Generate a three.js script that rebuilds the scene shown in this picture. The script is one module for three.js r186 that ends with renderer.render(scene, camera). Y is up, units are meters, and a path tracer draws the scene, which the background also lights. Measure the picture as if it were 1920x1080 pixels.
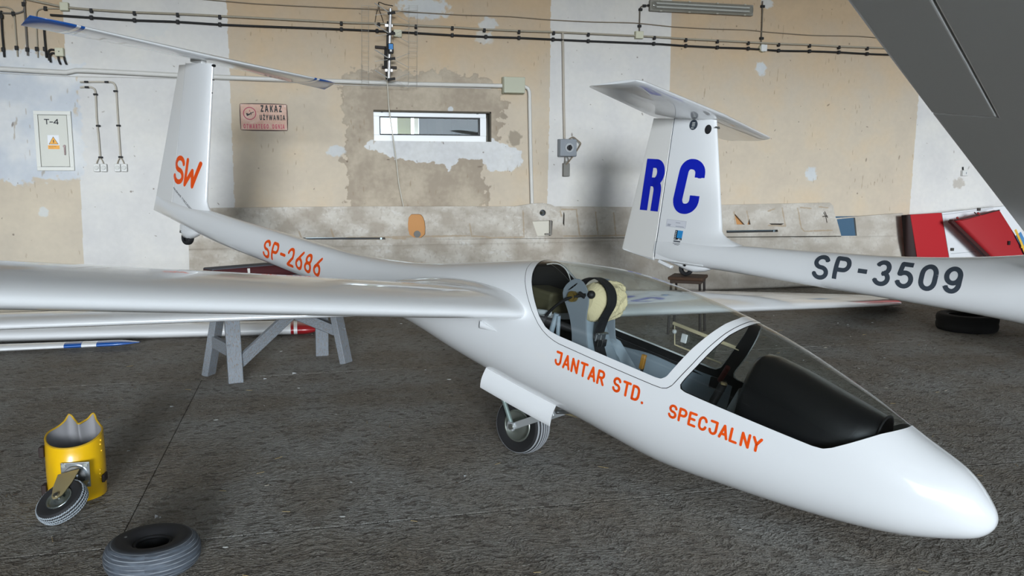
import * as THREE from 'three';
import { mergeGeometries, mergeVertices, toCreasedNormals } from 'three/addons/utils/BufferGeometryUtils.js';
import { RoundedBoxGeometry } from 'three/addons/geometries/RoundedBoxGeometry.js';
import { createNoise2D, createNoise3D } from 'simplex-noise';

// ---------------------------------------------------------------- camera, sky, exposure
const scene = new THREE.Scene();
const EYE = new THREE.Vector3(0, 1.635, 0), FOCAL = 1575.2, PITCH = Math.atan(209.4 / FOCAL), YAW = THREE.MathUtils.degToRad(13.67);
const camera = new THREE.PerspectiveCamera(THREE.MathUtils.radToDeg(2 * Math.atan(540 / FOCAL)), 16 / 9, 0.05, 200);
camera.position.copy(EYE);
camera.rotation.set(-PITCH, -YAW, 0, 'YXZ');
camera.updateMatrixWorld();
scene.background = new THREE.Color(0.76, 0.88, 1.0);            // an even, lightly clouded sky
scene.backgroundIntensity = 4.2;
// the low sun, spread wide by thin cloud, shines in through the open door
const sun = new THREE.DirectionalLight(new THREE.Color(0.89, 0.945, 1.0), 2.45);
sun.position.set(-1.2, 5.2, 24); sun.target.position.set(2, 1.2, -11); sun.castShadow = true; sun.shadow.radius = 23;
Object.assign(sun.shadow.camera, { left: -16, right: 16, top: 9, bottom: -9, near: 0.5, far: 60 }); sun.shadow.mapSize.set(2048, 2048); sun.shadow.bias = -0.0005;
scene.add(sun, sun.target);
const renderer = new THREE.WebGLRenderer({ antialias: true });
renderer.toneMapping = THREE.LinearToneMapping;
renderer.toneMappingExposure = 1.065;
renderer.shadowMap.enabled = true;

// the hangar: back wall at z = WALL, doors open towards +z
const WALL = -11.25, LEFT = -8.5, RIGHT = 13.5, FRONT = 13, TOP = 6.8;

// ---------------------------------------------------------------- helpers
function rng(seed) { let s = seed >>> 0; return () => { s = (s + 0x6d2b79f5) >>> 0; let t = Math.imul(s ^ (s >>> 15), 1 | s); t = (t + Math.imul(t ^ (t >>> 7), 61 | t)) ^ t; return ((t ^ (t >>> 14)) >>> 0) / 4294967296; }; }
const rnd = rng(7);
const noise2 = createNoise2D(rng(11)), noise3 = createNoise3D(rng(12));
const V = (x, y, z) => new THREE.Vector3(x, y, z);
const clamp = THREE.MathUtils.clamp, lerp = THREE.MathUtils.lerp, smooth = THREE.MathUtils.smoothstep;
function fbm(x, y, oct = 4) { let s = 0, a = 0.5; for (let i = 0; i < oct; i++) { s += a * noise2(x, y); x *= 2.03; y *= 2.03; a *= 0.5; } return s; }
// where the line of sight through a point of the photograph meets an upright plane (z = off) or a level one (y = off)
function sight(u, v) { return V((u - 960) / FOCAL, -(v - 540) / FOCAL, -1).applyQuaternion(camera.quaternion); }
function onPlane(u, v, axis, off) { const d = sight(u, v); return EYE.clone().addScaledVector(d, (off - EYE[axis]) / d[axis]); }
const onWall = (u, v, gap = 0) => onPlane(u, v, 'z', WALL + gap);
const onFloor = (u, v, h = 0) => onPlane(u, v, 'y', h);

const taken = new Map();
function numbered(name) { const n = taken.get(name) ?? 0; taken.set(name, n + 1); return n ? `${name}_${String(n).padStart(3, '0')}` : name; }
const frames = new WeakMap();                                    // a glider's own axes -> its group's axes
function tag(o, label, category, group, kind) { o.userData = { ...o.userData, ...(label && { label }), ...(category && { category }), ...(group && { group }), ...(kind && { kind }) }; return o; }
function thing(name, label, category, at = V(0, 0, 0), turn = 0, group) {
  const o = new THREE.Group(); o.name = numbered(name); o.position.copy(at); o.rotation.y = turn; scene.add(o); return tag(o, label, category, group);
}
function flat(g) {
  let r = g.index ? g.toNonIndexed() : g.clone();
  if (!r.attributes.normal) r.computeVertexNormals();
  if (!r.attributes.uv) r.setAttribute('uv', new THREE.Float32BufferAttribute(new Float32Array(r.attributes.position.count * 2), 2));
  for (const k of Object.keys(r.attributes)) if (!['position', 'normal', 'uv'].includes(k)) r.deleteAttribute(k);
  r.morphAttributes = {}; return r;
}
function mesh(name, geos, material, parent, label) {
  let g = Array.isArray(geos) ? (geos.length > 1 ? mergeGeometries(geos.map(flat)) : geos[0]) : geos;
  const f = parent && frames.get(parent); if (f) { g = g.clone(); g.applyMatrix4(f); }
  const m = new THREE.Mesh(g, material);
  m.name = parent ? name : numbered(name); m.castShadow = m.receiveShadow = true;
  if (label) m.userData.label = label;
  (parent ?? scene).add(m); return m;
}
function lone(name, geos, material, label, category, group) { return tag(mesh(name, geos, material), label, category, group); }
function structure(name, geos, material, parent) { const m = mesh(name, geos, material, parent); if (!parent) m.userData.kind = 'structure'; return m; }

const box = (w, h, d, x = 0, y = 0, z = 0, r = 0) => (r ? new RoundedBoxGeometry(w, h, d, 3, r) : new THREE.BoxGeometry(w, h, d)).translate(x, y, z);
const cyl = (r1, r2, h, n = 24, open = false) => new THREE.CylinderGeometry(r1, r2, h, n, 1, open);
function bar(a, b, w, h, r = 0.004) {                             // a squared bar from a to b, its width level
  const d = b.clone().sub(a), L = d.length(); d.normalize();
  const side = Math.abs(d.y) > 0.999 ? V(1, 0, 0) : V(0, 1, 0).cross(d).normalize(), up = d.clone().cross(side);
  return new RoundedBoxGeometry(w, h, L, 2, Math.min(r, w / 3, h / 3)).applyMatrix4(new THREE.Matrix4().makeBasis(side, up, d).setPosition(a.clone().add(b).multiplyScalar(0.5)));
}
function rod(a, b, r, n = 10, r2 = r) { const d = b.clone().sub(a), L = d.length(); return cyl(r2, r, L, n).applyQuaternion(new THREE.Quaternion().setFromUnitVectors(V(0, 1, 0), d.normalize())).translate((a.x + b.x) / 2, (a.y + b.y) / 2, (a.z + b.z) / 2); }
function tube(pts, r, seg = 0, n = 8, tension = 0.5) { return new THREE.TubeGeometry(new THREE.CatmullRomCurve3(pts, false, 'catmullrom', tension), seg || pts.length * 6, r, n, false); }
// rings of points -> a closed skin; the two ends are filled
function loft(rings, capA = true, capB = true, uvs) {
  const n = rings[0].length, pos = [], idx = [], uv = [];
  rings.forEach((ring, i) => ring.forEach((p, j) => { pos.push(p.x, p.y, p.z); uv.push(...(uvs ? uvs(p, i, j) : [j / n, i / rings.length])); }));
  for (let i = 0; i + 1 < rings.length; i++) for (let j = 0; j < n; j++) { const a = i * n + j, b = i * n + (j + 1) % n, c = a + n, d = b + n; idx.push(a, b, c, b, d, c); }
  const g = new THREE.BufferGeometry(); g.setAttribute('position', new THREE.Float32BufferAttribute(pos, 3)); g.setAttribute('uv', new THREE.Float32BufferAttribute(uv, 2)); g.setIndex(idx); g.computeVertexNormals();
  const out = [flat(g)];
  const cap = (ring, flip) => {
    const c = ring.reduce((s, p) => s.add(p), V(0, 0, 0)).multiplyScalar(1 / n), q = [];
    for (let j = 0; j < n; j++) { const a = ring[j], b = ring[(j + 1) % n]; q.push(...(flip ? [c, b, a] : [c, a, b])); }
    const h = new THREE.BufferGeometry().setFromPoints(q); h.computeVertexNormals(); out.push(flat(h));
  };
  if (capA) cap(rings[0], true); if (capB) cap(rings[rings.length - 1], false);
  return mergeGeometries(out);
}
// one section of a wing, fin or tailplane: from the leading edge to the trailing edge, u0..u1 of the chord
function section(le, te, up, t, camber = 0.015, u0 = 0, u1 = 1, n = 22) {
  const c = le.distanceTo(te), d = te.clone().sub(le), nrm = up.clone().addScaledVector(d, -up.dot(d) / d.lengthSq()).normalize(), top = [], low = [];
  for (let i = 0; i <= n; i++) {
    const k = 0.5 * (1 - Math.cos(Math.PI * i / n)), u = u0 + (u1 - u0) * (u0 > 0 ? i / n : k);
    const h = 5 * t * (0.2969 * Math.sqrt(u) - 0.126 * u - 0.3516 * u * u + 0.2843 * u ** 3 - 0.1015 * u ** 4), m = camber * 4 * u * (1 - u);
    top.push(le.clone().addScaledVector(d, u).addScaledVector(nrm, (m + h + 0.0006) * c)); low.push(le.clone().addScaledVector(d, u).addScaledVector(nrm, (m - h - 0.0006) * c));
  }
  return u0 > 0 ? [...top.reverse(), ...low] : [...top.reverse(), ...low.slice(1)];
}
const arc = (cx, cy, rx, ry, a0, a1, n = 10) => Array.from({ length: n + 1 }, (_, i) => { const a = THREE.MathUtils.degToRad(lerp(a0, a1, i / n)); return [cx + rx * Math.cos(a), cy + ry * Math.sin(a)]; });
// keeps the part of a skin where fn > 0
function clip(g, fn) {
  const p = g.attributes.position, nn = g.attributes.normal, out = [], on = [], vals = [];
  for (let i = 0; i < p.count; i++) vals.push(fn(p.getX(i), p.getY(i), p.getZ(i)));
  const ix = g.index ? g.index.array : Array.from({ length: p.count }, (_, i) => i);
  const get = (i) => [p.getX(i), p.getY(i), p.getZ(i), nn.getX(i), nn.getY(i), nn.getZ(i)];
  for (let t = 0; t < ix.length; t += 3) {
    const T = [ix[t], ix[t + 1], ix[t + 2]], poly = [];
    if (T.every((i) => vals[i] <= 0)) continue;
    for (let k = 0; k < 3; k++) {
      const a = T[k], b = T[(k + 1) % 3], va = vals[a], vb = vals[b];
      if (va > 0) poly.push(get(a));
      if ((va > 0) !== (vb > 0)) { const s = va / (va - vb), A = get(a), B = get(b); poly.push(A.map((x, q) => x + (B[q] - x) * s)); }
    }
    for (let k = 1; k + 1 < poly.length; k++) for (const q of [poly[0], poly[k], poly[k + 1]]) { out.push(q[0], q[1], q[2]); on.push(q[3], q[4], q[5]); }
  }
  const r = new THREE.BufferGeometry(); r.setAttribute('position', new THREE.Float32BufferAttribute(out, 3)); r.setAttribute('normal', new THREE.Float32BufferAttribute(on, 3));
  r.setAttribute('uv', new THREE.Float32BufferAttribute(new Float32Array(out.length / 3 * 2), 2)); return r;
}
// distance to a closed outline, positive outside
function outline(poly) {
  return (x, y) => {
    let d = 1e9, inside = false;
    for (let i = 0, j = poly.length - 1; i < poly.length; j = i++) {
      const [xi, yi] = poly[i], [xj, yj] = poly[j], ex = xj - xi, ey = yj - yi, t = clamp(((x - xi) * ex + (y - yi) * ey) / (ex * ex + ey * ey + 1e-12), 0, 1), dx = x - xi - ex * t, dy = y - yi - ey * t;
      d = Math.min(d, dx * dx + dy * dy);
      if ((yi > y) !== (yj > y) && x < (xj - xi) * (y - yi) / (yj - yi) + xi) inside = !inside;
    }
    return (inside ? -1 : 1) * Math.sqrt(d);
  };
}
function rounded(pts, times = 2) {                                // corner cutting of a closed outline
  for (let k = 0; k < times; k++) pts = pts.flatMap((p, i) => { const q = pts[(i + 1) % pts.length]; return [[p[0] * 0.75 + q[0] * 0.25, p[1] * 0.75 + q[1] * 0.25], [p[0] * 0.25 + q[0] * 0.75, p[1] * 0.25 + q[1] * 0.75]]; });
  return pts;
}
// lettering: strokes with round or square ends, wrapped on a surface by at(s, t) -> [point, normal]
const GLYPH = {
  J: [[[0.1, 1], [0.75, 1], [0.75, 0.3], ...arc(0.4, 0.3, 0.35, 0.3, 0, -180)]], A: [[[0, 0], [0.4, 1], [0.8, 0]], [[0.14, 0.3], [0.66, 0.3]]], N: [[[0, 0], [0, 1], [0.75, 0], [0.75, 1]]],
  T: [[[0, 1], [0.8, 1]], [[0.4, 1], [0.4, 0]]], R: [[[0, 0], [0, 1], ...arc(0.42, 0.75, 0.3, 0.25, 90, -90), [0, 0.5]], [[0.36, 0.5], [0.74, 0]]],
  S: [[...arc(0.37, 0.74, 0.36, 0.26, 15, 180), ...arc(0.37, 0.74, 0.36, 0.24, 180, 270), ...arc(0.37, 0.25, 0.38, 0.25, 90, -90), ...arc(0.37, 0.25, 0.38, 0.25, -90, -170)]],
  D: [[[0, 0], [0, 1], [0.35, 1], ...arc(0.35, 0.62, 0.4, 0.38, 90, 0), ...arc(0.35, 0.38, 0.4, 0.38, 0, -90), [0, 0]]], '.': [[[0.1, 0.0], [0.1, 0.02]]],
  P: [[[0, 0], [0, 1], ...arc(0.42, 0.73, 0.33, 0.27, 90, -90), [0, 0.46]]], E: [[[0.7, 1], [0, 1], [0, 0], [0.7, 0]], [[0, 0.52], [0.58, 0.52]]],
  C: [[...arc(0.38, 0.65, 0.38, 0.35, 15, 180), ...arc(0.38, 0.35, 0.38, 0.35, 180, 345)]], L: [[[0, 1], [0, 0], [0.65, 0]]], Y: [[[0, 1], [0.4, 0.5], [0.8, 1]], [[0.4, 0.5], [0.4, 0]]],
  '-': [[[0.05, 0.5], [0.6, 0.5]]], 2: [[...arc(0.36, 0.68, 0.35, 0.32, 170, -10), [0.68, 0.5], [0.0, 0], [0.72, 0]]], 6: [[[0.66, 1], [0.12, 0.46], ...arc(0.37, 0.3, 0.36, 0.3, 150, -210, 22)]],
  8: [[...arc(0.36, 0.76, 0.3, 0.24, 0, 360, 22)], [...arc(0.36, 0.27, 0.36, 0.27, 0, 360, 22)]], W: [[[0, 1], [0.0, 0.0], [0.48, 0.62], [0.62, 0.02], [0.98, 1]]],
  3: [[...arc(0.35, 0.74, 0.34, 0.26, 160, -90, 16)], [...arc(0.35, 0.27, 0.38, 0.27, 80, -165, 18)]], 5: [[[0.7, 1], [0.12, 1], [0.06, 0.55], ...arc(0.36, 0.31, 0.38, 0.31, 128, -165, 20)]],
  0: [[...arc(0.37, 0.66, 0.37, 0.34, 0, 180), ...arc(0.37, 0.34, 0.37, 0.34, 180, 360), [0.74, 0.66]]], 9: [[...arc(0.38, 0.68, 0.36, 0.32, 0, 360, 22), [0.74, 0.35], ...arc(0.38, 0.32, 0.36, 0.32, 0, -160)]],
  M: [[[0, 0], [0, 1], [0.45, 0.3], [0.9, 1], [0.9, 0]]], O: [[...arc(0.4, 0.65, 0.4, 0.35, 0, 180), ...arc(0.4, 0.35, 0.4, 0.35, 180, 360), [0.8, 0.65]]], I: [[[0.1, 0], [0.1, 1]]], Z: [[[0, 1], [0.7, 1], [0, 0], [0.7, 0]]],
};
const WIDE = { M: 0.9, W: 1.0, I: 0.2, '.': 0.2, '-': 0.65 };
function strokes(lines, pen, at, square = false, step = 0.02) {
  const out = [];
  const tri = (a, b, c) => { const A = at(...a), B = at(...b), C = at(...c), flip = B[0].clone().sub(A[0]).cross(C[0].clone().sub(A[0])).dot(A[1]) < 0; for (const q of flip ? [A, C, B] : [A, B, C]) out.push(q); };
  for (const line of lines) {
    for (let i = 0; i + 1 < line.length; i++) {
      let [ax, ay] = line[i], [bx, by] = line[i + 1]; const L = Math.hypot(bx - ax, by - ay); if (L < 1e-5) continue;
      const dx = (bx - ax) / L, dy = (by - ay) / L, nx = -dy * pen / 2, ny = dx * pen / 2, k = Math.max(1, Math.ceil(L / step)), m = pen > step ? 3 : 1;
      for (let q = 0; q < k; q++) for (let w = 0; w < m; w++) {
        const s0 = q / k, s1 = (q + 1) / k, w0 = -1 + 2 * w / m, w1 = -1 + 2 * (w + 1) / m;
        const P = (s, w2) => [lerp(ax, bx, s) + nx * w2, lerp(ay, by, s) + ny * w2];
        tri(P(s0, w0), P(s1, w0), P(s1, w1)); tri(P(s0, w0), P(s1, w1), P(s0, w1));
      }
    }
    line.forEach(([x, y], i) => { if (square && (i === 0 || i === line.length - 1)) return; for (let k = 0; k < 14; k++) { const a = k / 7 * Math.PI, b = (k + 1) / 7 * Math.PI, h = pen / 2; tri([x, y], [x + h * Math.cos(a), y + h * Math.sin(a)], [x + h * Math.cos(b), y + h * Math.sin(b)]); } });
  }
  const g = new THREE.BufferGeometry(); g.setAttribute('position', new THREE.Float32BufferAttribute(out.flatMap((q) => q[0].toArray()), 3)); g.setAttribute('normal', new THREE.Float32BufferAttribute(out.flatMap((q) => q[1].toArray()), 3));
  return flat(g);
}
// a line of text as one geometry per letter; s0 start, base(s) its foot line, h its height
function writing(text, s0, advance, w, h, pen, at, base = () => 0, square = false, slant = 0) {
  let s = s0; const out = [];
  for (const ch of text) {
    if (ch !== ' ') out.push(strokes(GLYPH[ch].map((l) => l.map(([x, y]) => [s + x * w + slant * y * h, base(s) + y * h])), pen, at, square));
    s += ch === ' ' ? advance * 0.75 : advance * ((WIDE[ch] ?? 0.8) + 0.3) / 1.1;
  }
  return out;
}
// ---------------------------------------------------------------- materials
const std = (color, roughness = 0.8, o = {}) => new THREE.MeshStandardMaterial({ color, roughness, side: THREE.DoubleSide, ...o });
const phys = (color, roughness, o = {}) => new THREE.MeshPhysicalMaterial({ color, roughness, side: THREE.DoubleSide, ...o });
function pixels(w, h, fn, srgb = true) {                          // fn(x, y) -> [r, g, b] from 0 to 1, y upwards
  const d = new Uint8Array(w * h * 4);
  for (let y = 0; y < h; y++) for (let x = 0; x < w; x++) { const c = fn(x, y), k = (y * w + x) * 4; d[k] = clamp(c[0], 0, 1) * 255; d[k + 1] = clamp(c[1], 0, 1) * 255; d[k + 2] = clamp(c[2], 0, 1) * 255; d[k + 3] = 255; }
  const t = new THREE.DataTexture(d, w, h); t.magFilter = THREE.LinearFilter; t.minFilter = THREE.LinearMipmapLinearFilter; t.generateMipmaps = true; if (srgb) t.colorSpace = THREE.SRGBColorSpace; t.needsUpdate = true; return t;
}
const rgb = (...c) => c.map((v) => v / 255), mixc = (a, b, t) => a.map((v, i) => v + (b[i] - v) * t);
function canvasTexture(w, h, draw) { const c = document.createElement('canvas'); c.width = w; c.height = h; draw(c.getContext('2d'), w, h); const t = new THREE.CanvasTexture(c); t.colorSpace = THREE.SRGBColorSpace; return t; }
const gelcoat = phys(0xe9ebec, 0.3, { clearcoat: 1, clearcoatRoughness: 0.03 });
const gelcoatDull = phys(0xe2e2e0, 0.42, { clearcoat: 0.6, clearcoatRoughness: 0.12 });
const orange = std(0xf25404, 0.45), navy = std(0x0a1fb0, 0.4), slate = std(0x3d4650, 0.4), ink = std(0x17171a, 0.5);
const acrylic = phys(0xf1f5f4, 0.0, { transmission: 1, thickness: 0, ior: 1.49 });
const rubber = std(0x1d1d1f, 0.75), rubberWorn = std(0x595c60, 0.85), black = std(0x101012, 0.6), blackCloth = std(0x17181a, 0.9), blackGloss = phys(0x0b0c0f, 0.35, { clearcoat: 0.3, clearcoatRoughness: 0.2 });
const steel = std(0xb9bcbe, 0.3, { metalness: 1 }), zinc = std(0x9a9c96, 0.45, { metalness: 0.9 }), brass = std(0xa58a4a, 0.35, { metalness: 0.9 }), greyPaint = std(0x7d858d, 0.45), panGrey = std(0x8b98a3, 0.5);
const blueTip = phys(0x0d55a8, 0.3, { clearcoat: 0.8, clearcoatRoughness: 0.1 }), redTip = phys(0x9c1b22, 0.35, { clearcoat: 0.6, clearcoatRoughness: 0.15 });
const cream = std(0xcfcdb4, 0.6), plasticWhite = std(0xdcdcd8, 0.5), plasticGrey = std(0x8d9399, 0.6), pvc = phys(0xeceeee, 0.35, { clearcoat: 0.3 }), cablePale = std(0xa69d8b, 0.8), cableBlack = std(0x1b1a1a, 0.7), conduitPaint = std(0xd6d4ce, 0.5);
// ---------------------------------------------------------------- the hangar itself
// back wall paint, in metres along the wall: bands of white and ochre, bare plaster round the window, filler and stains
const WX0 = -4.2, WX1 = 11.6, WY1 = 4.7, WPX = 2048, WPY = 720;
const edgeAt = (pts) => { const q = pts.map(([u, v]) => onWall(u, v)); return (y) => { for (let i = 0; i + 1 < q.length; i++) if (y > q[i + 1].y || i + 2 === q.length) { const t = (y - q[i + 1].y) / (q[i].y - q[i + 1].y); return lerp(q[i + 1].x, q[i].x, clamp(t, -4, 4)); } }; };
const E1 = edgeAt([[118, 30], [123, 112], [145, 130], [150, 330], [157, 492]]), E2 = edgeAt([[425, 0], [440, 385]]), E3 = edgeAt([[1033, 0], [1030, 230], [1026, 385]]), E4 = edgeAt([[1260, 0], [1254, 215], [1248, 400]]), E5 = edgeAt([[1727, 120], [1705, 400]]);
const plasterShape = outline([[636, 150], [660, 132], [720, 128], [790, 138], [842, 128], [870, 138], [925, 152], [952, 196], [940, 226], [930, 272], [906, 320], [917, 360], [905, 400], [655, 400], [648, 360], [652, 320], [640, 290], [648, 240]].map(([u, v]) => { const p = onWall(u, v); return [p.x, p.y]; }));
const skimShape = outline([[684, 275], [700, 261], [925, 262], [975, 285], [980, 305], [960, 318], [915, 316], [905, 296], [860, 297], [842, 318], [828, 306], [770, 302], [720, 288]].map(([u, v]) => { const p = onWall(u, v); return [p.x, p.y]; }));
const blueShape = outline([[-200, 112], [60, 92], [118, 108], [150, 125], [148, 200], [156, 330], [70, 338], [-200, 345]].map(([u, v]) => { const p = onWall(u, v); return [p.x, p.y]; }));
const spots = [[795, 15, 48, 20, 0.9], [915, 46, 18, 13, 0.8], [905, 70, 16, 12, 0.6], [918, 74, 8, 10, 0.5], [1427, 129, 13, 13, 1], [1521, 327, 15, 14, 1], [630, 283, 18, 10, 0.9], [845, 205, 6, 5, 1], [284, 53, 30, 14, 0.35], [965, 258, 14, 15, -0.9], [944, 219, 7, 5, -0.9], [1797, 344, 17, 11, -0.45], [82, 397, 9, 8, 0.8], [1437, 6, 14, 12, 0.8]].map(([u, v, a, b, k]) => { const p = onWall(u, v); return [p.x, p.y, a / 143, b / 143, k]; });
const specks = []; { const r = rng(21); for (let i = 0; i < 420; i++) specks.push([lerp(WX0, WX1, r()), lerp(0.2, WY1, r()), 0.004 + 0.012 * r() ** 3, r() < 0.3 ? 3 : 1, r() * 3, r() < 0.7 ? 0.55 : 0.3]); }
const speckGrid = new Map(); for (const s of specks) for (let i = -1; i <= 1; i++) for (let j = -1; j <= 1; j++) { const k = `${Math.floor(s[0] * 5) + i},${Math.floor(s[1] * 5) + j}`; speckGrid.has(k) ? speckGrid.get(k).push(s) : speckGrid.set(k, [s]); }
const OCHRE = rgb(214, 200, 179), OCHRE_TOP = rgb(204, 178, 146), LIME = rgb(228, 226, 222), PLASTER = rgb(178, 164, 145), SKIM = rgb(224, 224, 222), PALEBLUE = rgb(214, 219, 224);
const wallMap = pixels(WPX, WPY, (px, py) => {
  const x = lerp(WX0, WX1, (px + 0.5) / WPX), y = WY1 * (py + 0.5) / WPY, n = fbm(x * 1.1, y * 1.1, 5), f = fbm(x * 9 + 40, y * 9, 4), wob = 0.02 * noise2(x * 7, y * 7);
  const ochre = x < E1(y) ? 1 : x < E2(y) + wob * 0.4 ? 0 : x < E3(y) + wob * 0.3 ? 1 : x < E4(y) ? 0 : x < E5(y) + wob * 0.3 ? 1 : 0;
  let c = ochre ? mixc(OCHRE, OCHRE_TOP, clamp(smooth(y, 2.2, 4.2) + n * 0.5, 0, 1)) : mixc(LIME, rgb(222, 216, 206), clamp(smooth(y, 2.6, 4.4) * 0.6 + n * 0.3, 0, 1));
  if (ochre && x < E1(y) && y < 2) c = mixc(OCHRE, rgb(214, 203, 184), clamp(1.1 - y / 1.6, 0, 1));
  const d1 = plasterShape(x, y) + 0.10 * fbm(x * 5, y * 5 + 9, 5) + 0.05 * f;
  if (x > E2(y)) c = mixc(c, mixc(PLASTER, rgb(194, 181, 162), clamp(0.4 + n * 1.4 + f * 0.5, 0, 1)), smooth(-d1, -0.003, 0.005));
  if (x > E2(y)) c = mixc(c, mixc(PLASTER, rgb(166, 150, 130), 0.5), 0.8 * smooth(0.03 - Math.abs(d1 + 0.015), 0, 0.03) * (0.5 + 0.5 * noise2(x * 3, y * 3)));
  const d2 = skimShape(x, y) + 0.05 * fbm(x * 5 + 5, y * 6, 5) - 0.012;
  c = mixc(c, mixc(SKIM, rgb(232, 233, 233), clamp(f * 0.5 + 0.3, 0, 1)), smooth(-d2, -0.004, 0.006));
  const d3 = blueShape(x, y) + 0.10 * fbm(x * 4 + 3, y * 4, 5) + 0.04 * f;
  c = mixc(c, mixc(PALEBLUE, rgb(226, 227, 227), clamp(0.5 + n * 2, 0, 1)), smooth(-d3, -0.02, 0.02));
  for (const [sx, sy, a, b, k] of spots) { const d = Math.hypot((x - sx) / a, (y - sy) / b) + 0.5 * f; if (d < 1.2) c = mixc(c, k > 0 ? rgb(216, 219, 219) : rgb(168, 156, 138), Math.abs(k) * smooth(1.15 - d, 0, 0.35)); }
  for (const [sx, sy, r, el, an, k] of speckGrid.get(`${Math.floor(x * 5)},${Math.floor(y * 5)}`) ?? []) { const dx = x - sx, dy = y - sy, ca = Math.cos(an), sa = Math.sin(an), d = Math.hypot((dx * ca + dy * sa) / el, -dx * sa + dy * ca); if (d < r) c = mixc(c, rgb(84, 70, 58), k * smooth(r - d, 0, r * 0.6)); }
  const scratch = smooth(noise2(x * 16 + 70, y * 3.2), 0.76, 0.86) * smooth(noise2(x * 1.3, y * 1.1 + 50), 0.15, 0.5);
  c = mixc(c, rgb(150, 128, 100), 0.4 * scratch * ochre);
  const k = 0.955 + 0.05 * n + 0.016 * f; return [c[0] * k, c[1] * k, c[2] * (k - 0.01 * n)];
});
wallMap.wrapS = wallMap.wrapT = THREE.MirroredRepeatWrapping; wallMap.repeat.set(1 / (WX1 - WX0), 1 / WY1); wallMap.offset.set(-WX0 / (WX1 - WX0), 0);
const wallBump = pixels(512, 512, (x, y) => { const n = 0.5 + 0.35 * fbm(x / 40, y / 40, 5) + 0.12 * fbm(x / 6, y / 6, 2); return [n, n, n]; }, false);
wallBump.wrapS = wallBump.wrapT = THREE.MirroredRepeatWrapping; wallBump.repeat.set(0.5, 0.5);
const wallPaint = std(0xffffff, 0.93, { map: wallMap, bumpMap: wallBump, bumpScale: 0.0012 });
const whitewash = std(0x8f8b82, 0.95), ceilingPaint = std(0xd2cfc6, 0.95);
const wa = onWall(700, 206), wb = onWall(921, 266);               // the opening of the small window
{
  const s = new THREE.Shape([[LEFT - 0.3, 0], [RIGHT + 0.3, 0], [RIGHT + 0.3, TOP], [LEFT - 0.3, TOP]].map((p) => new THREE.Vector2(...p)));
  s.holes.push(new THREE.Path([[wa.x, wb.y], [wb.x, wb.y], [wb.x, wa.y], [wa.x, wa.y]].map((p) => new THREE.Vector2(...p))));
  structure('wall_back', new THREE.ExtrudeGeometry(s, { depth: 0.32, bevelEnabled: false }).translate(0, 0, WALL - 0.32), wallPaint);
}
const DOOR = [-7.6, 12, 6.5];                                    // the open hangar door: from, to, height
const DEEP = FRONT - WALL, MID = (FRONT + WALL) / 2;
const sideWall = (x) => box(0.3, TOP, DEEP, x, TOP / 2, MID);
structure('wall_left', sideWall(LEFT - 0.15), whitewash);
structure('wall_right', sideWall(RIGHT + 0.15), whitewash);
structure('wall_front', [box(DOOR[0] - LEFT, TOP, 0.3, (DOOR[0] + LEFT) / 2, TOP / 2, FRONT + 0.15), box(RIGHT - DOOR[1], TOP, 0.3, (DOOR[1] + RIGHT) / 2, TOP / 2, FRONT + 0.15), box(DOOR[1] - DOOR[0], TOP - DOOR[2], 0.3, (DOOR[0] + DOOR[1]) / 2, (TOP + DOOR[2]) / 2, FRONT + 0.15)], whitewash);
structure('ceiling', box(RIGHT - LEFT + 0.6, 0.25, DEEP + 0.6, (LEFT + RIGHT) / 2, TOP + 0.125, MID), ceilingPaint);

// floor: worn dark slabs, joints open by a finger's width
const pitsAt = (X, Z, w) => smooth(fbm(X * 6 + 31, Z * 10, 4), 0.3, 0.38), holesAt = (X, Z) => smooth(fbm(X * 17 + 60, Z * 26, 3), 0.36, 0.44), grainAt = (X, Z, w) => fbm(X * 16 + w * 20, Z * 28 + w * 30, 4);
const floorMap = pixels(2048, 2048, (x, y) => {
  const X = x / 2048 * 3.1, Z = y / 2048 * 3.1, w = 0.05 * noise2(X * 3, Z * 3), n = fbm(X * 0.9 + 5, Z * 0.9, 5), f = grainAt(X, Z, w), g = fbm(X * 70, Z * 90, 3);
  let c = mixc(rgb(156, 154, 148), rgb(137, 128, 115), clamp(0.45 + n * 1.1, 0, 1)); c = mixc(c, rgb(186, 187, 181), clamp(f * 0.8 + g * 0.7 - 0.12, 0, 0.6)); c = mixc(c, rgb(90, 83, 76), clamp(-f * 0.7 - g * 0.6 - 0.14, 0, 0.55));
  c = mixc(c, rgb(80, 71, 62), 0.4 * pitsAt(X, Z, w) + 0.3 * holesAt(X, Z)); return c;
});
floorMap.wrapS = floorMap.wrapT = THREE.MirroredRepeatWrapping; floorMap.repeat.set(1 / 3.1, 1 / 3.1);
const floorBump = pixels(2048, 2048, (x, y) => {
  const X = x / 2048 * 3.1, Z = y / 2048 * 3.1, w = 0.05 * noise2(X * 3, Z * 3), r = 1 - 2 * Math.abs(fbm(X * 6 + 7, Z * 13 + w * 30, 4));
  const v = 0.6 + 0.24 * grainAt(X, Z, w) + 0.12 * r + 0.14 * fbm(X * 60, Z * 90, 3) - 0.3 * pitsAt(X, Z, w) - 0.28 * holesAt(X, Z); return [v, v, v];
}, false);
floorBump.wrapS = floorBump.wrapT = THREE.MirroredRepeatWrapping; floorBump.repeat.set(1 / 3.1, 1 / 3.1);
const asphalt = std(0xffffff, 0.82, { map: floorMap, bumpMap: floorBump, bumpScale: 0.055 }), jointDirt = std(0x3c362f, 0.95);
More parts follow.
